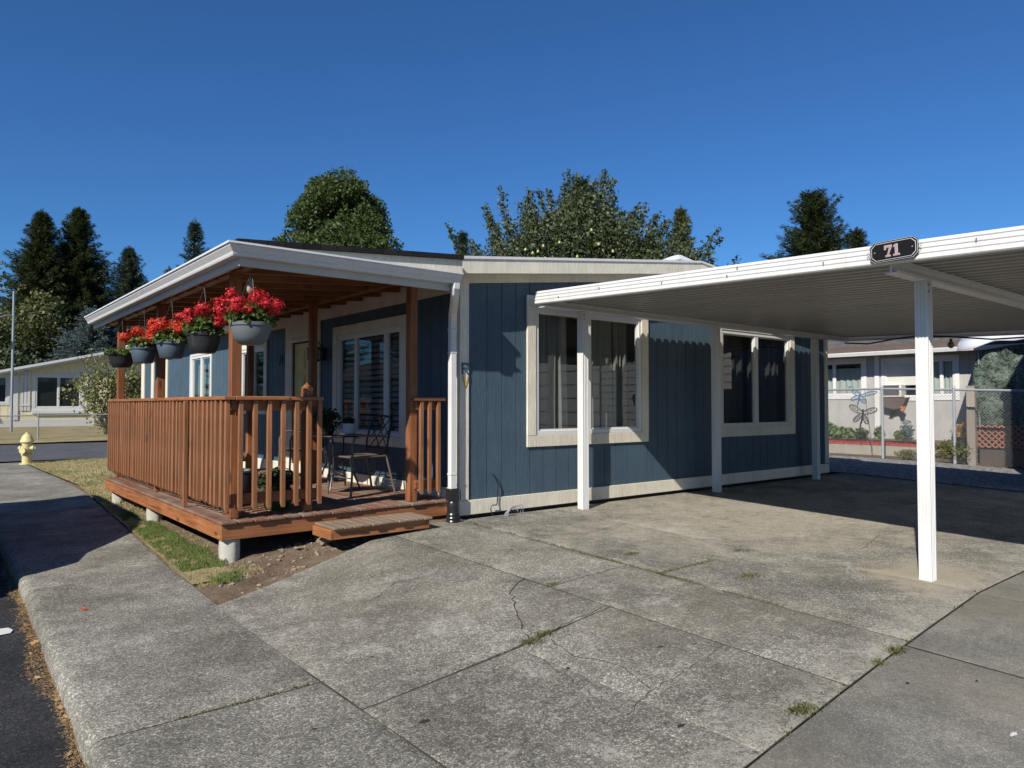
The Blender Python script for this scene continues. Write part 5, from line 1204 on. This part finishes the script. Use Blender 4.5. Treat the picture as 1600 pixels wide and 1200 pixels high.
for (u_, z_) in ((-1.55, 5.75), (-1.35, 5.65), (-1.05, 5.85), (-1.2, 5.7), (-1.0, 5.5), (-1.6, 5.2), (-1.45, 5.15), (-.3, 5.1), (-.1, 5.55), (.3, 6.3), (.5, 5.9), (-1.7, 5.5), (.9, 5.7), (-.9, 5.0), (1.5, 5.0), (-.6, 5.95), (.1, 4.9), (-1.3, 4.8)):
    a = P0+rt*u_-np.array([.633, .7747])*1.75; m.lathe([(0, -.045), (.03, -.035), (.042, -.01), (.03, .025), (.015, .05), (0, .055)], (a[0], a[1], z_), 8)
fr = m.build('pear', 'pearfruit', pt, smooth=2); fr['kind'] = 'stuff'
conifer('fir_tree', (25.8, 26.1, .3), 12.6, 4.4, 'conifer', 'dark fir rising behind the pear tree', 11, 1.0, .8, spray=.5)
conifer('fir_tree', (19.7, 27.8, .3), 9.3, 1.7, 'conifer2', 'small dark fir tip left of the pear tree', 13, .9, .9, spray=.4)
conifer('cedar_tree', (27.7, 21.3, .3), 10.5, 2.2, 'olive', 'narrow olive green conifer right of the pear tree', 14, 1.0, .9, spray=.4, droop=.6)
broadleaf('shrub_tree', (22.2, 15.5, .3), 6, [(0, 0, 4.6, .9, 1.1), (.8, -.6, 4.9, .5, .8), (-.6, .4, 4.6, .5, .8)], 1800, .14, 'maple', 'small leafy treetop peeping over the carport roof', 15, tr=.1, shoots=[((22.4, 15.3, 5.2), (22.7, 15.0, 6.7), 70, .15), ((22.1, 15.5, 5.2), (22.1, 15.4, 6.4), 70, .15)])
conifer('fir_tree', (57.4, 30.6, .3), 19.0, 7.6, 'conifer', 'broad ragged fir above the carport roof', 17, 1.3, .82, droop=.45, spray=.85)
conifer('fir_tree', (62.4, 29.4, .3), 16.4, 4.6, 'conifer', 'smaller fir directly right of the broad ragged fir', 18, 1.0, .8, spray=.7)

# ================================================================== LEFT BACKGROUND
yh = thing('yellow_house', (3.3, 46, .2), 'pale yellow gabled home with white trim beyond the cross road', 'house')
TY = Matrix(((1, 0, 0, 0), (0, 0, -1, 46), (0, 1, 0, 0), (0, 0, 0, 1)))
yt = lambda u: 4.22-.245*abs(u-8.25)
YW = (4.82, 6.93, 1.25, 2.97); YW2 = (1.9, 3.58, 1.5, 2.9)
wall_panel('wall', 'yellowwall', TY, 0.0, 11.2, .62, yt, [YW, YW2], yh, .33, gd=.012, gw=.02)
m = MB(); m.box(.02, 11.18, 45.99, 46.09, .2, .62); m.build('skirt_board', 'white', yh)
m = MB(); m.box(.0, .1, 46.1, 56, .3, 2.3).box(11.1, 11.2, 46.1, 56, .3, 3.4).box(0, 11.2, 56, 56.1, .3, 3.4); m.build('wall', 'yellowwall', yh)
m = MB(); rt_ = lambda x: 4.44-.245*abs(x-8.25)
for a, b in ((-.6, 8.25), (8.25, 11.6)):
    m.hexa([(a, 45.5, rt_(a)-.05), (b, 45.5, rt_(b)-.05), (b, 56.5, rt_(b)-.05), (a, 56.5, rt_(a)-.05), (a, 45.5, rt_(a)), (b, 45.5, rt_(b)), (b, 56.5, rt_(b)), (a, 56.5, rt_(a))])
m.build('roof', 'greyshingle', yh)
m = MB()
for a, b in ((-.6, 8.25), (8.25, 11.6)):
    for (y_, dz, hh) in ((45.46, -.012, .13), (45.52, -.145, .10)):
        m.hexa([(a, y_, rt_(a)+dz-hh), (b, y_, rt_(b)+dz-hh), (b, y_+.04, rt_(b)+dz-hh), (a, y_+.04, rt_(a)+dz-hh), (a, y_, rt_(a)+dz), (b, y_, rt_(b)+dz), (b, y_+.04, rt_(b)+dz), (a, y_+.04, rt_(a)+dz)])
m.build('fascia', 'white', yh)
yw = window(TY, yh, *YW, mull=[(5.82, 5.92)], tw=.14, trim='white', fw=.07)
window(TY, yh, *YW2, mull=[], tw=.12, trim='white', fw=.06)
m = MB(TY); m.box(YW[0]+.05, YW[1]-.05, YW[2], YW[3], -.12, -.06); m.build('screen', 'darkscreen', yw)
m = MB(TY); m.box(YW2[0]+.05, YW2[1]-.05, YW2[2], YW2[3], -.12, -.06); m.build('screen', 'darkscreen', yh)
m = MB(TY)
for a in (YW[0]-.66, YW[1]+.20):
    for k in range(3): m.box(a+k*.15, a+k*.15+.12, YW[2]-.15, YW[3]+.25, .0, .04)
    m.box(a, a+.42, YW[2]+.1, YW[2]+.2, .041, .06).box(a, a+.42, YW[3]-.1, YW[3]+.0, .041, .06)
m.box(YW[0]-.15, YW[1]+.2, YW[2]-.30, YW[2]-.14, .0, .12); m.build('shutter', 'white', yh)
m = MB(TY); m.box(3.85, 4.05, .62, 2.95, .0005, .05).box(8.9, 9.15, .62, 3.9, .0005, .05); m.build('corner_board', 'white', yh)
# dark panel standing in for the shade of the carport beside it
m = MB(TY); m.box(9.2, 11.0, .65, 2.9, .005, .02); m.build('dark_opening_panel', 'darkscreen', yh)
lp = thing('lamp_post', (3.32, 40, .2), 'slim grey metal pole with a bracket arm in front of the yellow house', 'lamp post')
m = MB(); m.tube([(3.29, 40, .15), (3.29, 40, 3.5), (3.29, 40, 6.6)], [.06, .055, .045], 8); m.build('pole', 'galvlight', lp)
m = MB(); m.tube([(3.29, 40, 5.50), (3.0, 39.9, 5.45), (2.7, 39.8, 5.32), (2.2, 39.6, 5.1)], .025, 6); m.build('arm', 'galvlight', lp)
m = MB(); m.box(1.9, 2.3, 39.4, 39.6, 4.98, 5.10); m.build('lamp_head', 'galv', lp, bevel=.03)
def chainlink(name, p0, p1, h, lab, cell=.06, r_=.0022, posts=3, zf=gz, rail=.02, grp=None):
    t = thing(name, (p0[0], p0[1], zf(*p0)), lab, 'fence', grp); L = math.hypot(p1[0]-p0[0], p1[1]-p0[1]); ux, uy = (p1[0]-p0[0])/L, (p1[1]-p0[1])/L
    at = lambda s, z: (p0[0]+ux*s, p0[1]+uy*s, zf(p0[0]+ux*s, p0[1]+uy*s)+z)
    m = MB(); m.tube([at(0, h), at(L/2, h), at(L, h)], rail, 7); m.build('top_rail', 'galvlight', t)
    for i in range(posts):
        s = L*i/(posts-1); m = MB(); a = at(s, -.1); b = at(s, h+.03); m.tube([a, b], rail*1.25, 8); m.lathe([(rail*1.4, 0), (rail*1.2, .03), (0, .045)], b, 8); m.build('fence_post', 'galvlight', t)
    m = MB(); s = -h
    while s < L:
        for d in (1, -1):
            if d == 1: a0, b0_ = s, s+h; za, zb = .03, h-.01
            else: a0, b0_ = s, s+h; za, zb = h-.01, .03
            sl = (zb-za)/(b0_-a0)
            c0 = max(0, a0); c1_ = min(L, b0_)
            if c1_-c0 < .02: continue
            off = .002*d; p, q = at(c0, za+sl*(c0-a0)), at(c1_, za+sl*(c1_-a0))
            m.tube([(p[0]+off, p[1]+off, p[2]), (q[0]+off, q[1]+off, q[2])], r_, 3, cap=False)
        s += cell*1.0
    m.build('wire_mesh', 'galv', t, recalc=False); return t
chainlink('chain_link_fence', (-2.0, 33.0), (6.35, 33.0), .90, 'low chain link fence along the verge of the yellow house', .10, .0035, 4, lambda x, y: gz(x, y)+.05, .022)
m = None
sh = []
rr = random.Random(4); bx_, by_ = 6.25, 35.0
for i in range(26):
    a = rr.uniform(0, 6.28); l = rr.uniform(.5, 2.0); hh = rr.uniform(1.6, 3.4)
    sh.append(((bx_+.1*math.cos(a), by_+.1*math.sin(a), .4), (bx_+l*math.cos(a), by_+l*math.sin(a)*.6, .3+hh), 50, .22))
    sh.append(((bx_+l*.5*math.cos(a), by_+.5*l*math.sin(a), .3+hh*.55), (bx_+l*math.cos(a), by_+l*math.sin(a)*.6, .3+hh), 45, .28))
broadleaf('shrub', (bx_, by_, .2), 2.0, [(-.6, 0, 2.1, .6, .5), (.7, 0, 2.4, .6, .6), (.1, 0, 2.7, .5, .5), (1.6, .2, 2.0, .7, .6)], 1200, .13, 'shrubleaf', 'sparse yellow green shrub with thin branches in front of the yellow house', 20, cat='shrub', shoots=sh, trunks=3, tr=.05)
broadleaf('bush', (8.6, 40, .3), 1.8, [(0, 0, .9, 1.3, .8), (1.2, 0, .8, 1.0, .7)], 3500, .12, 'olive', 'dark brushy bush beside the yellow house seen behind the far porch post', 21, cat='bush', tr=.05)
broadleaf('bush', (3.0, 45.2, .3), .5, [(0, 0, .25, .35, .3)], 500, .07, 'darkleaf', 'tiny dark bush at the foot of the yellow house', 22, cat='bush', tr=.03)
# hydrant
hx, hy = 2.0, 20.5; hz = gz(hx, hy)
hyd = thing('fire_hydrant', (hx, hy, hz), 'pale yellow fire hydrant at the end of the sidewalk', 'fire hydrant')
def sc_(m, k=.86):
    m.v = [(hx+(a-hx)*k, hy+(b-hy)*k, hz+(c-hz)*k) for a, b, c in m.v]; return m
m = MB(); m.lathe([(.17, 0), (.17, .03), (.115, .035), (.115, .24), (.135, .245), (.135, .285), (.115, .29), (.112, .50), (.125, .55), (.125, .60), (.165, .605), (.165, .64), (.15, .66), (.135, .72), (.10, .79), (.055, .83), (.04, .835), (.04, .87), (0, .875)], (hx, hy, hz), 20); sc_(m).build('barrel', 'hydrant', hyd, smooth=True)
for s in (-1, 1):
    m = MB(); V0 = Vector((.7747, -.633, 0))*s
    m.tube([Vector((hx, hy, hz+.44))+V0*.08, Vector((hx, hy, hz+.44))+V0*.15, Vector((hx, hy, hz+.44))+V0*.151, Vector((hx, hy, hz+.44))+V0*.20, Vector((hx, hy, hz+.44))+V0*.201, Vector((hx, hy, hz+.44))+V0*.24], [.05, .05, .07, .06, .025, .022], 12); sc_(m).build('nozzle_cap', 'hydrant', hyd, smooth=True)
m = MB(); V0 = Vector((-.633, -.7747, 0)); c = Vector((hx, hy, hz+.38)); m.tube([c+V0*.08, c+V0*.16, c+V0*.161, c+V0*.20], [.07, .07, .09, .085], 14); sc_(m).build('nozzle_cap', 'hydrant', hyd, smooth=True)
m = MB()
for k in range(8): a = k*.785; m.lathe([(0, 0), (.012, 0), (.012, .03), (0, .03)], (hx+.15*math.cos(a), hy+.15*math.sin(a), hz+.62), 6)
sc_(m).build('bolt', 'hydrant', hyd)

# ================================================================== RIGHT BACKGROUND
gh = thing('grey_house', (20, 7, .2), 'low warm grey home with white window trim behind the chain link fence', 'house')
TG = Matrix(((0, 0, -1, 20), (-1, 0, 0, 0), (0, 1, 0, 0), (0, 0, 0, 1)))   # u = -Y, n = -X
G1_ = (-10.9, -9.30, 1.66, 2.60); G2_ = (-8.72, -7.85, 1.60, 2.56); G3_ = (-7.82, -7.02, 1.62, 2.56)
wall_panel('wall', 'greywall', TG, -14, 6, .35, lambda u: 2.75, [G1_, G2_, G3_], gh, .405, gd=.006, gw=.014)
m = MB(); m.box(20.1, 27, 13.9, 14, .3, 2.75).box(20.1, 27, -6, -5.9, .3, 2.75).box(26.9, 27, -5.9, 13.9, .3, 2.75); m.build('wall', 'greywall', gh)
m = MB(TG); m.box(-14, 6, .30, .5, .0005, .03); m.build('skirt_board', simple('pale_skirt', (.5, .47, .38), .8), gh)
m = MB(); m.hexa([(19.45, -6.5, 2.88), (23.5, -6.5, 4.05), (23.5, 14.5, 4.05), (19.45, 14.5, 2.88), (19.45, -6.5, 2.95), (23.5, -6.5, 4.12), (23.5, 14.5, 4.12), (19.45, 14.5, 2.95)]).hexa([(23.5, -6.5, 4.05), (27.6, -6.5, 2.88), (27.6, 14.5, 2.88), (23.5, 14.5, 4.05), (23.5, -6.5, 4.12), (27.6, -6.5, 2.95), (27.6, 14.5, 2.95), (23.5, 14.5, 4.12)])
m.build('roof', 'greyshingle', gh)
m = MB(); m.box(19.40, 19.448, -6.5, 14.5, 2.80, 2.97); m.build('fascia', 'haul', gh)
m = MB(); m.prism([(19.395, 2.70), (19.33, 2.70), (19.30, 2.78), (19.30, 2.80), (19.395, 2.80)], 'y', -6.5, 14.5); m.box(19.4, 20, -6.5, 14.5, 2.745, 2.76); m.build('gutter', 'white', gh)
gw1 = window(TG, gh, *G1_, mull=[(-10.14, -10.08)], tw=.10, trim='white', fw=.045)
gw2 = window(TG, gh, *G2_, mull=[], tw=.09, trim='white', fw=.04)
gw3 = window(TG, gh, *G3_, mull=[(-7.36, -7.31)], tw=.10, trim='white', fw=.045)
curtain(TG, gw1, -10.85, -9.34, 1.66, 2.42, -.09, .02, 9, 'sheer', seed=31); curtain(TG, gw3, -7.8, -7.05, 1.62, 2.56, -.09, .02, 6, 'sheer', seed=32)
m = MB(TG); m.box(-8.68, -7.89, 1.92, 2.53, -.05, -.015); m.build('infill_panel', 'panelwhite', gw2)
m = MB(TG); m.box(-8.98, -8.86, .35, 2.72, .0005, .03); m.build('corner_board', 'white', gh)
ac = thing('air_conditioner', (19.8, 8.46, 1.62), 'window air conditioner with dark grille in the grey house window', 'air conditioner')
m = MB(TG); m.box(-8.70, -8.22, 1.61, 1.94, -.1, .22); m.build('casing', 'acbody', ac, bevel=.01)
m = MB(TG)
for k in range(9): m.box(-8.67, -8.27, 1.655+k*.030, 1.675+k*.030, .2205, .228)
m.box(-8.67, -8.27, 1.65, 1.92, .2202, .222); m.build('grille', 'acgrille', ac)
aw = thing('shelf_bracket', (19.8, 8.3, 1.3), 'dark tilted wall shelf below the air conditioner', 'shelf')
m = MB(TG); m.prism([(-8.70, 1.60), (-8.08, 1.60), (-8.20, 1.33), (-8.38, 1.28), (-8.70, 1.36)], 'z', .02, .25); m.build('board', 'haul', aw)
m = MB(TG); m.prism([(-8.48, 1.36), (-8.38, 1.36), (-8.50, 1.10), (-8.60, 1.12)], 'z', .05, .1); m.build('strut', 'black', aw)
tp = thing('terracotta_pot', (19.7, 8.2, 1.27), 'small terracotta pot beside the dark wall shelf', 'plant pot'); m = MB(); m.lathe([(.05, 0), (.065, .09), (.078, .09), (.078, .125), (.06, .125), (0, .1)], (19.72, 8.17, 1.24), 16); m.build('pot_body', 'terra', tp, smooth=True)
fence = chainlink('chain_link_fence', (16.5, 13.0), (16.5, 1.52), 1.53, 'chain link fence between the gravel and the grey house',   .062, .0028, 9, gz, .024)
# raised bed
bed = thing('raised_bed', (18, 8, .25), 'raised garden bed edged with red bricks in front of the grey house', 'garden bed')
m = MB(); rr = random.Random(2); y = 6.9
while y < 13:
    for row in range(2):
        o_ = .11*row; m.box(18.0+rr.uniform(-.008, .008), 18.11, y+o_, y+o_+.21, .42+row*.068, .42+row*.068+.06)
    y += .222
m.build('brick_edge', 'brick', bed, bevel=.006)
m = MB(); m.box(18.005, 18.10, 6.9, 13, .16, .418); m.build('base_wall', 'block', bed)
m = MB(); m.box(18.12, 19.8, 6.9, 13, .2, .52); m.build('soil', 'dirt', bed)
m = MB(); m.box(18.0, 18.06, 5.9, 6.88, .30, .38); m.build('edge_board', 'palewood', bed)
def plant(name, c, r, h, n, size, mat, lab, cat='plant', grp=None):
    t = thing(name, c, lab, cat, grp); m = MB()
    for k in range(5):
        a = k*1.26; m.tube([c, (c[0]+r*.6*math.cos(a), c[1]+r*.6*math.sin(a), c[2]+h*.75)], .008, 4)
    m.build('stem', 'geranium', t, recalc=False)
    d = unit(rng.normal(size=(n, 3))); P = np.array([c[0], c[1], c[2]+h*.5])+d*np.array([r, r, h*.5])*rng.uniform(.3, 1, (n, 1)); poly_np('foliage', leaf_quads(P, size, .7).reshape(-1, 3), 4, mat, t)['kind'] = 'stuff'
M['gardenleaf'] = foliage('garden_leaf', (.07, .13, .03), (.14, .22, .06), (.3, .36, .16), 5, .25)
M['autumn'] = foliage('autumn_leaf', (.25, .18, .05), (.45, .28, .08), (.6, .2, .05), 7, .25)
for i, (y_, r_, h_, mt, lb) in enumerate(((9.35, .30, .36, 'gardenleaf', 'leafy green squash plant at the left of the brick bed'), (8.9, .34, .46, 'gardenleaf', 'tallest broad leaved squash plant in the brick bed'), (8.5, .28, .34, 'gardenleaf', 'low green squash plant right of the dragonfly stake'), (8.05, .18, .34, 'gardenleaf', 'small leafy plant behind the dragonfly stake'), (7.6, .13, .38, 'gardenleaf', 'small upright green plant beside the first fence post'), (7.12, .14, .30, 'gardenleaf', 'low sprouting plant midway along the bricks'), (6.95, .16, .55, 'bluespruce', 'grey green feathery herb near the end of the bricks'))):
    plant('garden_plant', (18.35, y_+.55, .5), r_, h_, int(200+r_*900), .11 if i < 3 else .07, mt, lb, grp='plants in the brick bed')
plant('tomato_plant', (18.2, 6.15, .3), .34, .85, 600, .06, 'autumn', 'browning tomato plant with orange leaves by the carport post')
plant('weed_clump', (16.6, 5.9, .25), .35, .45, 900, .05, 'weed', 'tangled green weeds at the foot of the fence post')
plant('weed_clump', (16.7, 6.8, .22), .30, .22, 500, .045, 'weed', 'low scrubby weeds under the fence by the carport post')
plant('weed_clump', (17.2, 9.2, .22), .30, .28, 400, .05, 'weed', 'patchy weeds before the brick bed at the house corner')
bp = thing('plant_tub', (17.4, 5.95, .25), 'black plastic tub beside the fence post', 'tub'); m = MB(); m.lathe([(.10, 0), (.14, .42), (.155, .42), (.155, .46), (.13, .46), (0, .4)], (17.5, 6.02, .25), 18); m.build('tub_body', 'blackplastic', bp, smooth=True)
pp = thing('timber_post', (17.0, 5.5, .2), 'pale weathered square timber post beside the camouflage tarp', 'post'); m = MB(); m.box(16.96, 17.08, 5.60, 5.76, .1, 1.78); m.build('post_body', 'palewood', pp, bevel=.01); m = MB(); m.box(16.95, 17.09, 5.59, 5.77, 1.781, 1.80); m.build('cap', 'palewood', pp)
# dragonfly stake
df = thing('dragonfly_stake', (17.6, 8.1, .4), 'metal garden stake with a black and a blue dragonfly behind the fence', 'garden ornament')
M['bluemetal'] = simple('blue_metal', (.10, .20, .32), .4, .2)
def wing(m, c, ang, L, Wd, n=14):
    ca, sa = math.cos(ang), math.sin(ang); pts = []
    for i in range(n+1):
        t = 2*math.pi*i/n; a = L*.5*(1-math.cos(t)); b = Wd*.5*math.sin(t)*(.6+.4*(a/L))
        pts.append((c[0], c[1]-(a*ca-b*sa), c[2]+a*sa+b*ca))
    m.tube(pts, .011, 5, cap=False)
    for f in (.3, .5, .7, .86):
        q = L*f; pts = []
        for i in range(9):
            t = 2*math.pi*i/8; a = q+.05*math.cos(t)*L/.35*.6; b = Wd*.26*math.sin(t); pts.append((c[0], c[1]-(a*ca-b*sa), c[2]+a*sa+b*ca))
        m.tube(pts, .007, 4, cap=False)
XS = 17.6
m = MB(); m.tube([(XS, 7.98, .3), (XS, 8.10, 1.25), (XS, 8.15, 1.75)], .009, 6); m.build('stake', 'galv', df)
m = MB(); c = (XS-.02, 8.20, 1.20)
for a, L, W_ in ((math.pi-.55, .36, .17), (.30, .36, .15), (math.pi+.75, .30, .12), (-1.15, .28, .12)): wing(m, c, a, L, W_)
m.tube([(XS-.02, 8.19, 1.3), (XS-.02, 8.20, 1.1), (XS-.02, 8.26, .9), (XS-.02, 8.27, .72)], [.02, .025, .016, .01], 6); m.build('dragonfly', 'black', df)
m = MB(); c = (XS-.02, 8.26, 1.62)
for a, L, W_ in ((math.pi-.7, .34, .14), (.22, .42, .10), (math.pi+.4, .24, .10), (-.9, .22, .14)): wing(m, c, a, L, W_)
m.tube([(XS-.02, 8.25, 1.7), (XS-.02, 8.28, 1.55), (XS-.02, 8.33, 1.35)], [.018, .022, .01], 6); m.build('dragonfly', 'bluemetal', df)
# tarp covered canopy
ct = thing('tarp_canopy', (17.6, 5, .2), 'canopy wrapped in a camouflage tarp under a white tarp roof', 'canopy')
m = MB(); ny_, nz_ = 46, 30
for j in range(nz_+1):
    for i in range(ny_+1):
        t = i/ny_; s = j/nz_; y_ = 5.86-t*4.6+.14*(1-s)*(t < .02)-.10*s*(1-t)+.02*math.sin(s*9); z_ = .95+s*(1.62+.22*min(1, t*2.2)); w_ = .05*math.sin(t*36+3*math.sin(s*3))+.04*math.sin(t*70+s*8)+.06*noise.noise(Vector((t*9, s*6, 2)))
        m.v.append((17.62+w_+.12*(1-s)*math.sin(t*12), y_, z_))
m.f = [(j*(ny_+1)+i, j*(ny_+1)+i+1, (j+1)*(ny_+1)+i+1, (j+1)*(ny_+1)+i) for j in range(nz_) for i in range(ny_)]
o = m.build('side_tarp', 'camo', ct, smooth=2, recalc=False); sm = o.modifiers.new('thickness', 'SOLIDIFY'); sm.thickness = .006
m = MB(); nn = 14
for i in range(nn+1):
    for j in range(nn+1):
        t = i/nn; s = j/nn; y_ = 6.05-t*5; x_ = 17.35+s*1.3; z_ = 2.66+.28*min(1, t*3.2)+.75*s+.03*math.sin(t*20+s*9)*(1-s)
        if j == 0: z_ -= .10+.05*math.sin(t*30)
        m.v.append((x_, y_, z_))
m.f = [(i*(nn+1)+j, i*(nn+1)+j+1, (i+1)*(nn+1)+j+1, (i+1)*(nn+1)+j) for i in range(nn) for j in range(nn)]
o = m.build('roof_tarp', 'tarpwhite', ct, smooth=2, recalc=False); sm = o.modifiers.new('thickness', 'SOLIDIFY'); sm.thickness = .01
for (x_, y_) in ((17.7, 5.75), (17.7, 3.4), (17.7, 1.2), (19.6, 5.75), (19.6, 1.2)):
    m = MB(); m.tube([(x_, y_, .2), (x_, y_, 2.6)], .025, 8); m.build('pole', 'galv', ct)
m = MB(); m.box(19.5, 19.55, 1.2, 5.7, .3, 2.5); m.build('rear_tarp', 'blackplastic', ct)
lt_ = thing('lattice_panel', (17.5, 5, .3), 'reddish diagonal lattice panel under the camouflage tarp', 'lattice')
m = MB(); L0, L1, z0_, z1_ = 2.4, 5.75, .50, .98
s = L0-.6
while s < L1:
    for d in (0, 1):
        a, b = s, s+.48; za, zb = (z0_, z1_) if d == 0 else (z1_, z0_)
        c0, c1_ = max(L0, a), min(L1, b)
        if c1_-c0 < .03: continue
        k_ = (zb-za)/(b-a); p, q = za+k_*(c0-a), za+k_*(c1_-a); x_ = 17.48+.012*d
        m.hexa([(x_, c0-.022, p), (x_+.01, c0-.022, p), (x_+.01, c1_-.022, q), (x_, c1_-.022, q), (x_, c0+.022, p), (x_+.01, c0+.022, p), (x_+.01, c1_+.022, q), (x_, c1_+.022, q)])
    s += .12
m.build('lattice_slats', 'lattice', lt_, recalc=True)
m = MB(); m.box(17.52, 17.60, 2.2, 5.70, .1, .46); m.build('base_board', 'haul', lt_)  # dark tone stands in for the shade beneath the tarp

# ================================================================== OUT OF FRAME EXTRAS (added to cast the shadows and fill the reflections)
ws = thing('offscreen_garage', (16.5, -2, .2), 'unseen tall white lap sided garage added to shade the tarp canopy', 'garage')  # unseen building, added and sized to throw the shadow on the tarp
m = MB(); z = .2; 
while z < 4.9:
    m.hexa([(13.4, -7, z), (17.2, -7, z), (17.2, 3.54, z), (13.4, 3.54, z), (13.42, -6.98, z+.17), (17.18, -6.98, z+.17), (17.18, 3.52, z+.17), (13.42, 3.52, z+.17)]); z += .17
m.build('wall', 'lap', ws)
m = MB(); m.box(13.34, 17.3, -7.2, 3.56, 4.98, 5.1); m.build('roof', 'greyshingle', ws)
m = MB()
for z_ in range(8): m.box(13.36, 13.4, -.3, -4.6, .5+.36*z_, .5+.36*z_+.34)
m.build('garage_door', 'vinyl', ws, bevel=.006)
oh = thing('offscreen_house', (-16, 30, 0), 'unseen tan home across the street with a grey roof, added for the window reflections', 'house')  # unseen house, added so the porch windows have something to reflect
TT = Matrix(((0, 0, 1, -9), (1, 0, 0, 0), (0, 1, 0, 0), (0, 0, 0, 1)))
wall_panel('wall', 'greywall', TT, 20, 40, 0, lambda u: 2.7, [(25, 26.6, 1, 2.2), (33, 34.6, 1, 2.2)], oh, .3)
window(TT, oh, 25, 26.6, 1, 2.2, [(25.77, 25.83)], trim='white'); window(TT, oh, 33, 34.6, 1, 2.2, [(33.77, 33.83)], trim='white')
m = MB(); m.hexa([(-17.5, 19.5, 2.7), (-8.5, 19.5, 2.7), (-8.5, 40.5, 2.7), (-17.5, 40.5, 2.7), (-13.3, 19.5, 4.0), (-12.7, 19.5, 4.0), (-12.7, 40.5, 4.0), (-13.3, 40.5, 4.0)]); m.build('roof', 'greyshingle', oh)
for i, (x_, y_, h_) in enumerate(((-26, 48, 11), (-30, 58, 14), (-34, 70, 13), (-30, 82, 17), (-24, 95, 15))):  # unseen row of firs, added for the window reflections
    conifer('fir_tree', (x_, y_, -.1), h_, 6.5, 'conifer', ('unseen short fir across the street, first in the row added for reflections', 'unseen second fir of the row added across the street for reflections', 'unseen third fir of the row added across the street for reflections', 'unseen tallest fir of the row added across the street for reflections', 'unseen last fir of the row added across the street for reflections')[i], 60+i, .6, spray=1.0)
# unseen van at the kerb, added to cast the sidewalk shadow
vn = thing('offscreen_van', (-.85, 9.4, -.115), 'unseen silver minivan at the kerb, added for its shadow on the sidewalk', 'van')
Pn = [(6.95, .30), (6.85, .75), (6.98, 1.02), (7.35, 1.16), (7.95, 1.82), (8.35, 2.00), (8.9, 2.05), (11.3, 2.05), (11.75, 1.92), (11.9, 1.1), (11.95, .35), (11.8, .25), (7.05, .22)]
m = MB(); n = len(Pn)
for x_, k in ((-1.72, .0), (-1.62, .06), (-.08, .06), (.02, .0)):
    cy_ = 9.4
    for (y_, z_) in Pn:
        tum = .18*max(0, (z_-1.05)/.8); sgn = 1 if x_ < -.8 else -1
        m.v.append((x_+sgn*tum*(1 if abs(x_+.85) > .8 else .9), cy_+(y_-cy_)*(1 if k else .985), z_-.115+(.02 if k else 0)))
m.f = [(k*n+i, k*n+(i+1) % n, (k+1)*n+(i+1) % n, (k+1)*n+i) for k in range(3) for i in range(n)]+[tuple(range(n)), tuple(range(4*n-1, 3*n-1, -1))]
m.build('body', 'carpaint', vn, bevel=.03, smooth=True)
for sgn, x_ in ((1, .004), (-1, -1.704)):
    for a, b in ((8.4, 9.3), (9.38, 10.3), (10.38, 11.3)):
        m = MB(); m.add([(x_-.04*sgn*0, a, 1.0), (x_, b, 1.0), (x_-sgn*.13, b-.05, 1.55), (x_-sgn*.13, a+.1, 1.55), (x_-sgn*.02, a, 1.0), (x_-sgn*.02, b, 1.0), (x_-sgn*.15, b-.05, 1.55), (x_-sgn*.15, a+.1, 1.55)], [(0, 1, 2, 3), (7, 6, 5, 4), (0, 4, 5, 1), (1, 5, 6, 2), (2, 6, 7, 3), (3, 7, 4, 0)]); m.build('window', 'darkscreen', vn)
for x_ in (-1.72, -.17):
    for y_ in (7.75, 10.95):
        m = MB(); m.lathe([(.18, 0), (.31, 0), (.33, .03), (.33, .17), (.31, .20), (.18, .20)], (x_, y_, .215), 28, ax='x'); wh = m.build('wheel', 'rubber', vn, smooth=True)
        m = MB(); m.lathe([(0, .03), (.19, .01), (.2, .0), (.2, .20), (0, .19)], (x_, y_, .215), 20, ax='x'); m.build('rim', 'galvlight', wh, smooth=True)
for s in (-1, 1):
    m = MB(); m.box(-.85+s*.68, -.85+s*.45, 6.80, 6.90, .50, .66); m.build('headlight', 'ceramic', vn, bevel=.02)
    m = MB(); m.box(-.85+s*.72, -.85+s*.60, 11.82, 11.88, .7, 1.05); m.build('tail_light', simple('red_lens', (.4, .01, .01), .3), vn, bevel=.01)

m = MB(); m.add([(-1.52, 7.37, 1.09), (-.18, 7.37, 1.09), (-.30, 7.92, 1.66), (-1.40, 7.92, 1.66), (-1.52, 7.42, 1.03), (-.18, 7.42, 1.03), (-.30, 7.97, 1.60), (-1.40, 7.97, 1.60)], [(0, 1, 2, 3), (7, 6, 5, 4), (0, 4, 5, 1), (1, 5, 6, 2), (2, 6, 7, 3), (3, 7, 4, 0)]); m.build('windscreen', 'darkscreen', vn)
m = MB()
for k in range(5): m.box(-1.22, -.48, 6.80, 6.90, .50+.035*k, .518+.035*k)
m.build('grille', 'blackplastic', vn)
m = MB(); m.box(-1.70, 0.0, 6.76, 6.90, .20, .38); m.build('bumper', 'blackplastic', vn, bevel=.03)
for s_ in (-1, 1):
    m = MB(); m.box(-.85+s_*.90, -.85+s_*1.04, 7.85, 7.93, .98, 1.12); m.build('side_mirror', 'blackplastic', vn, bevel=.02)
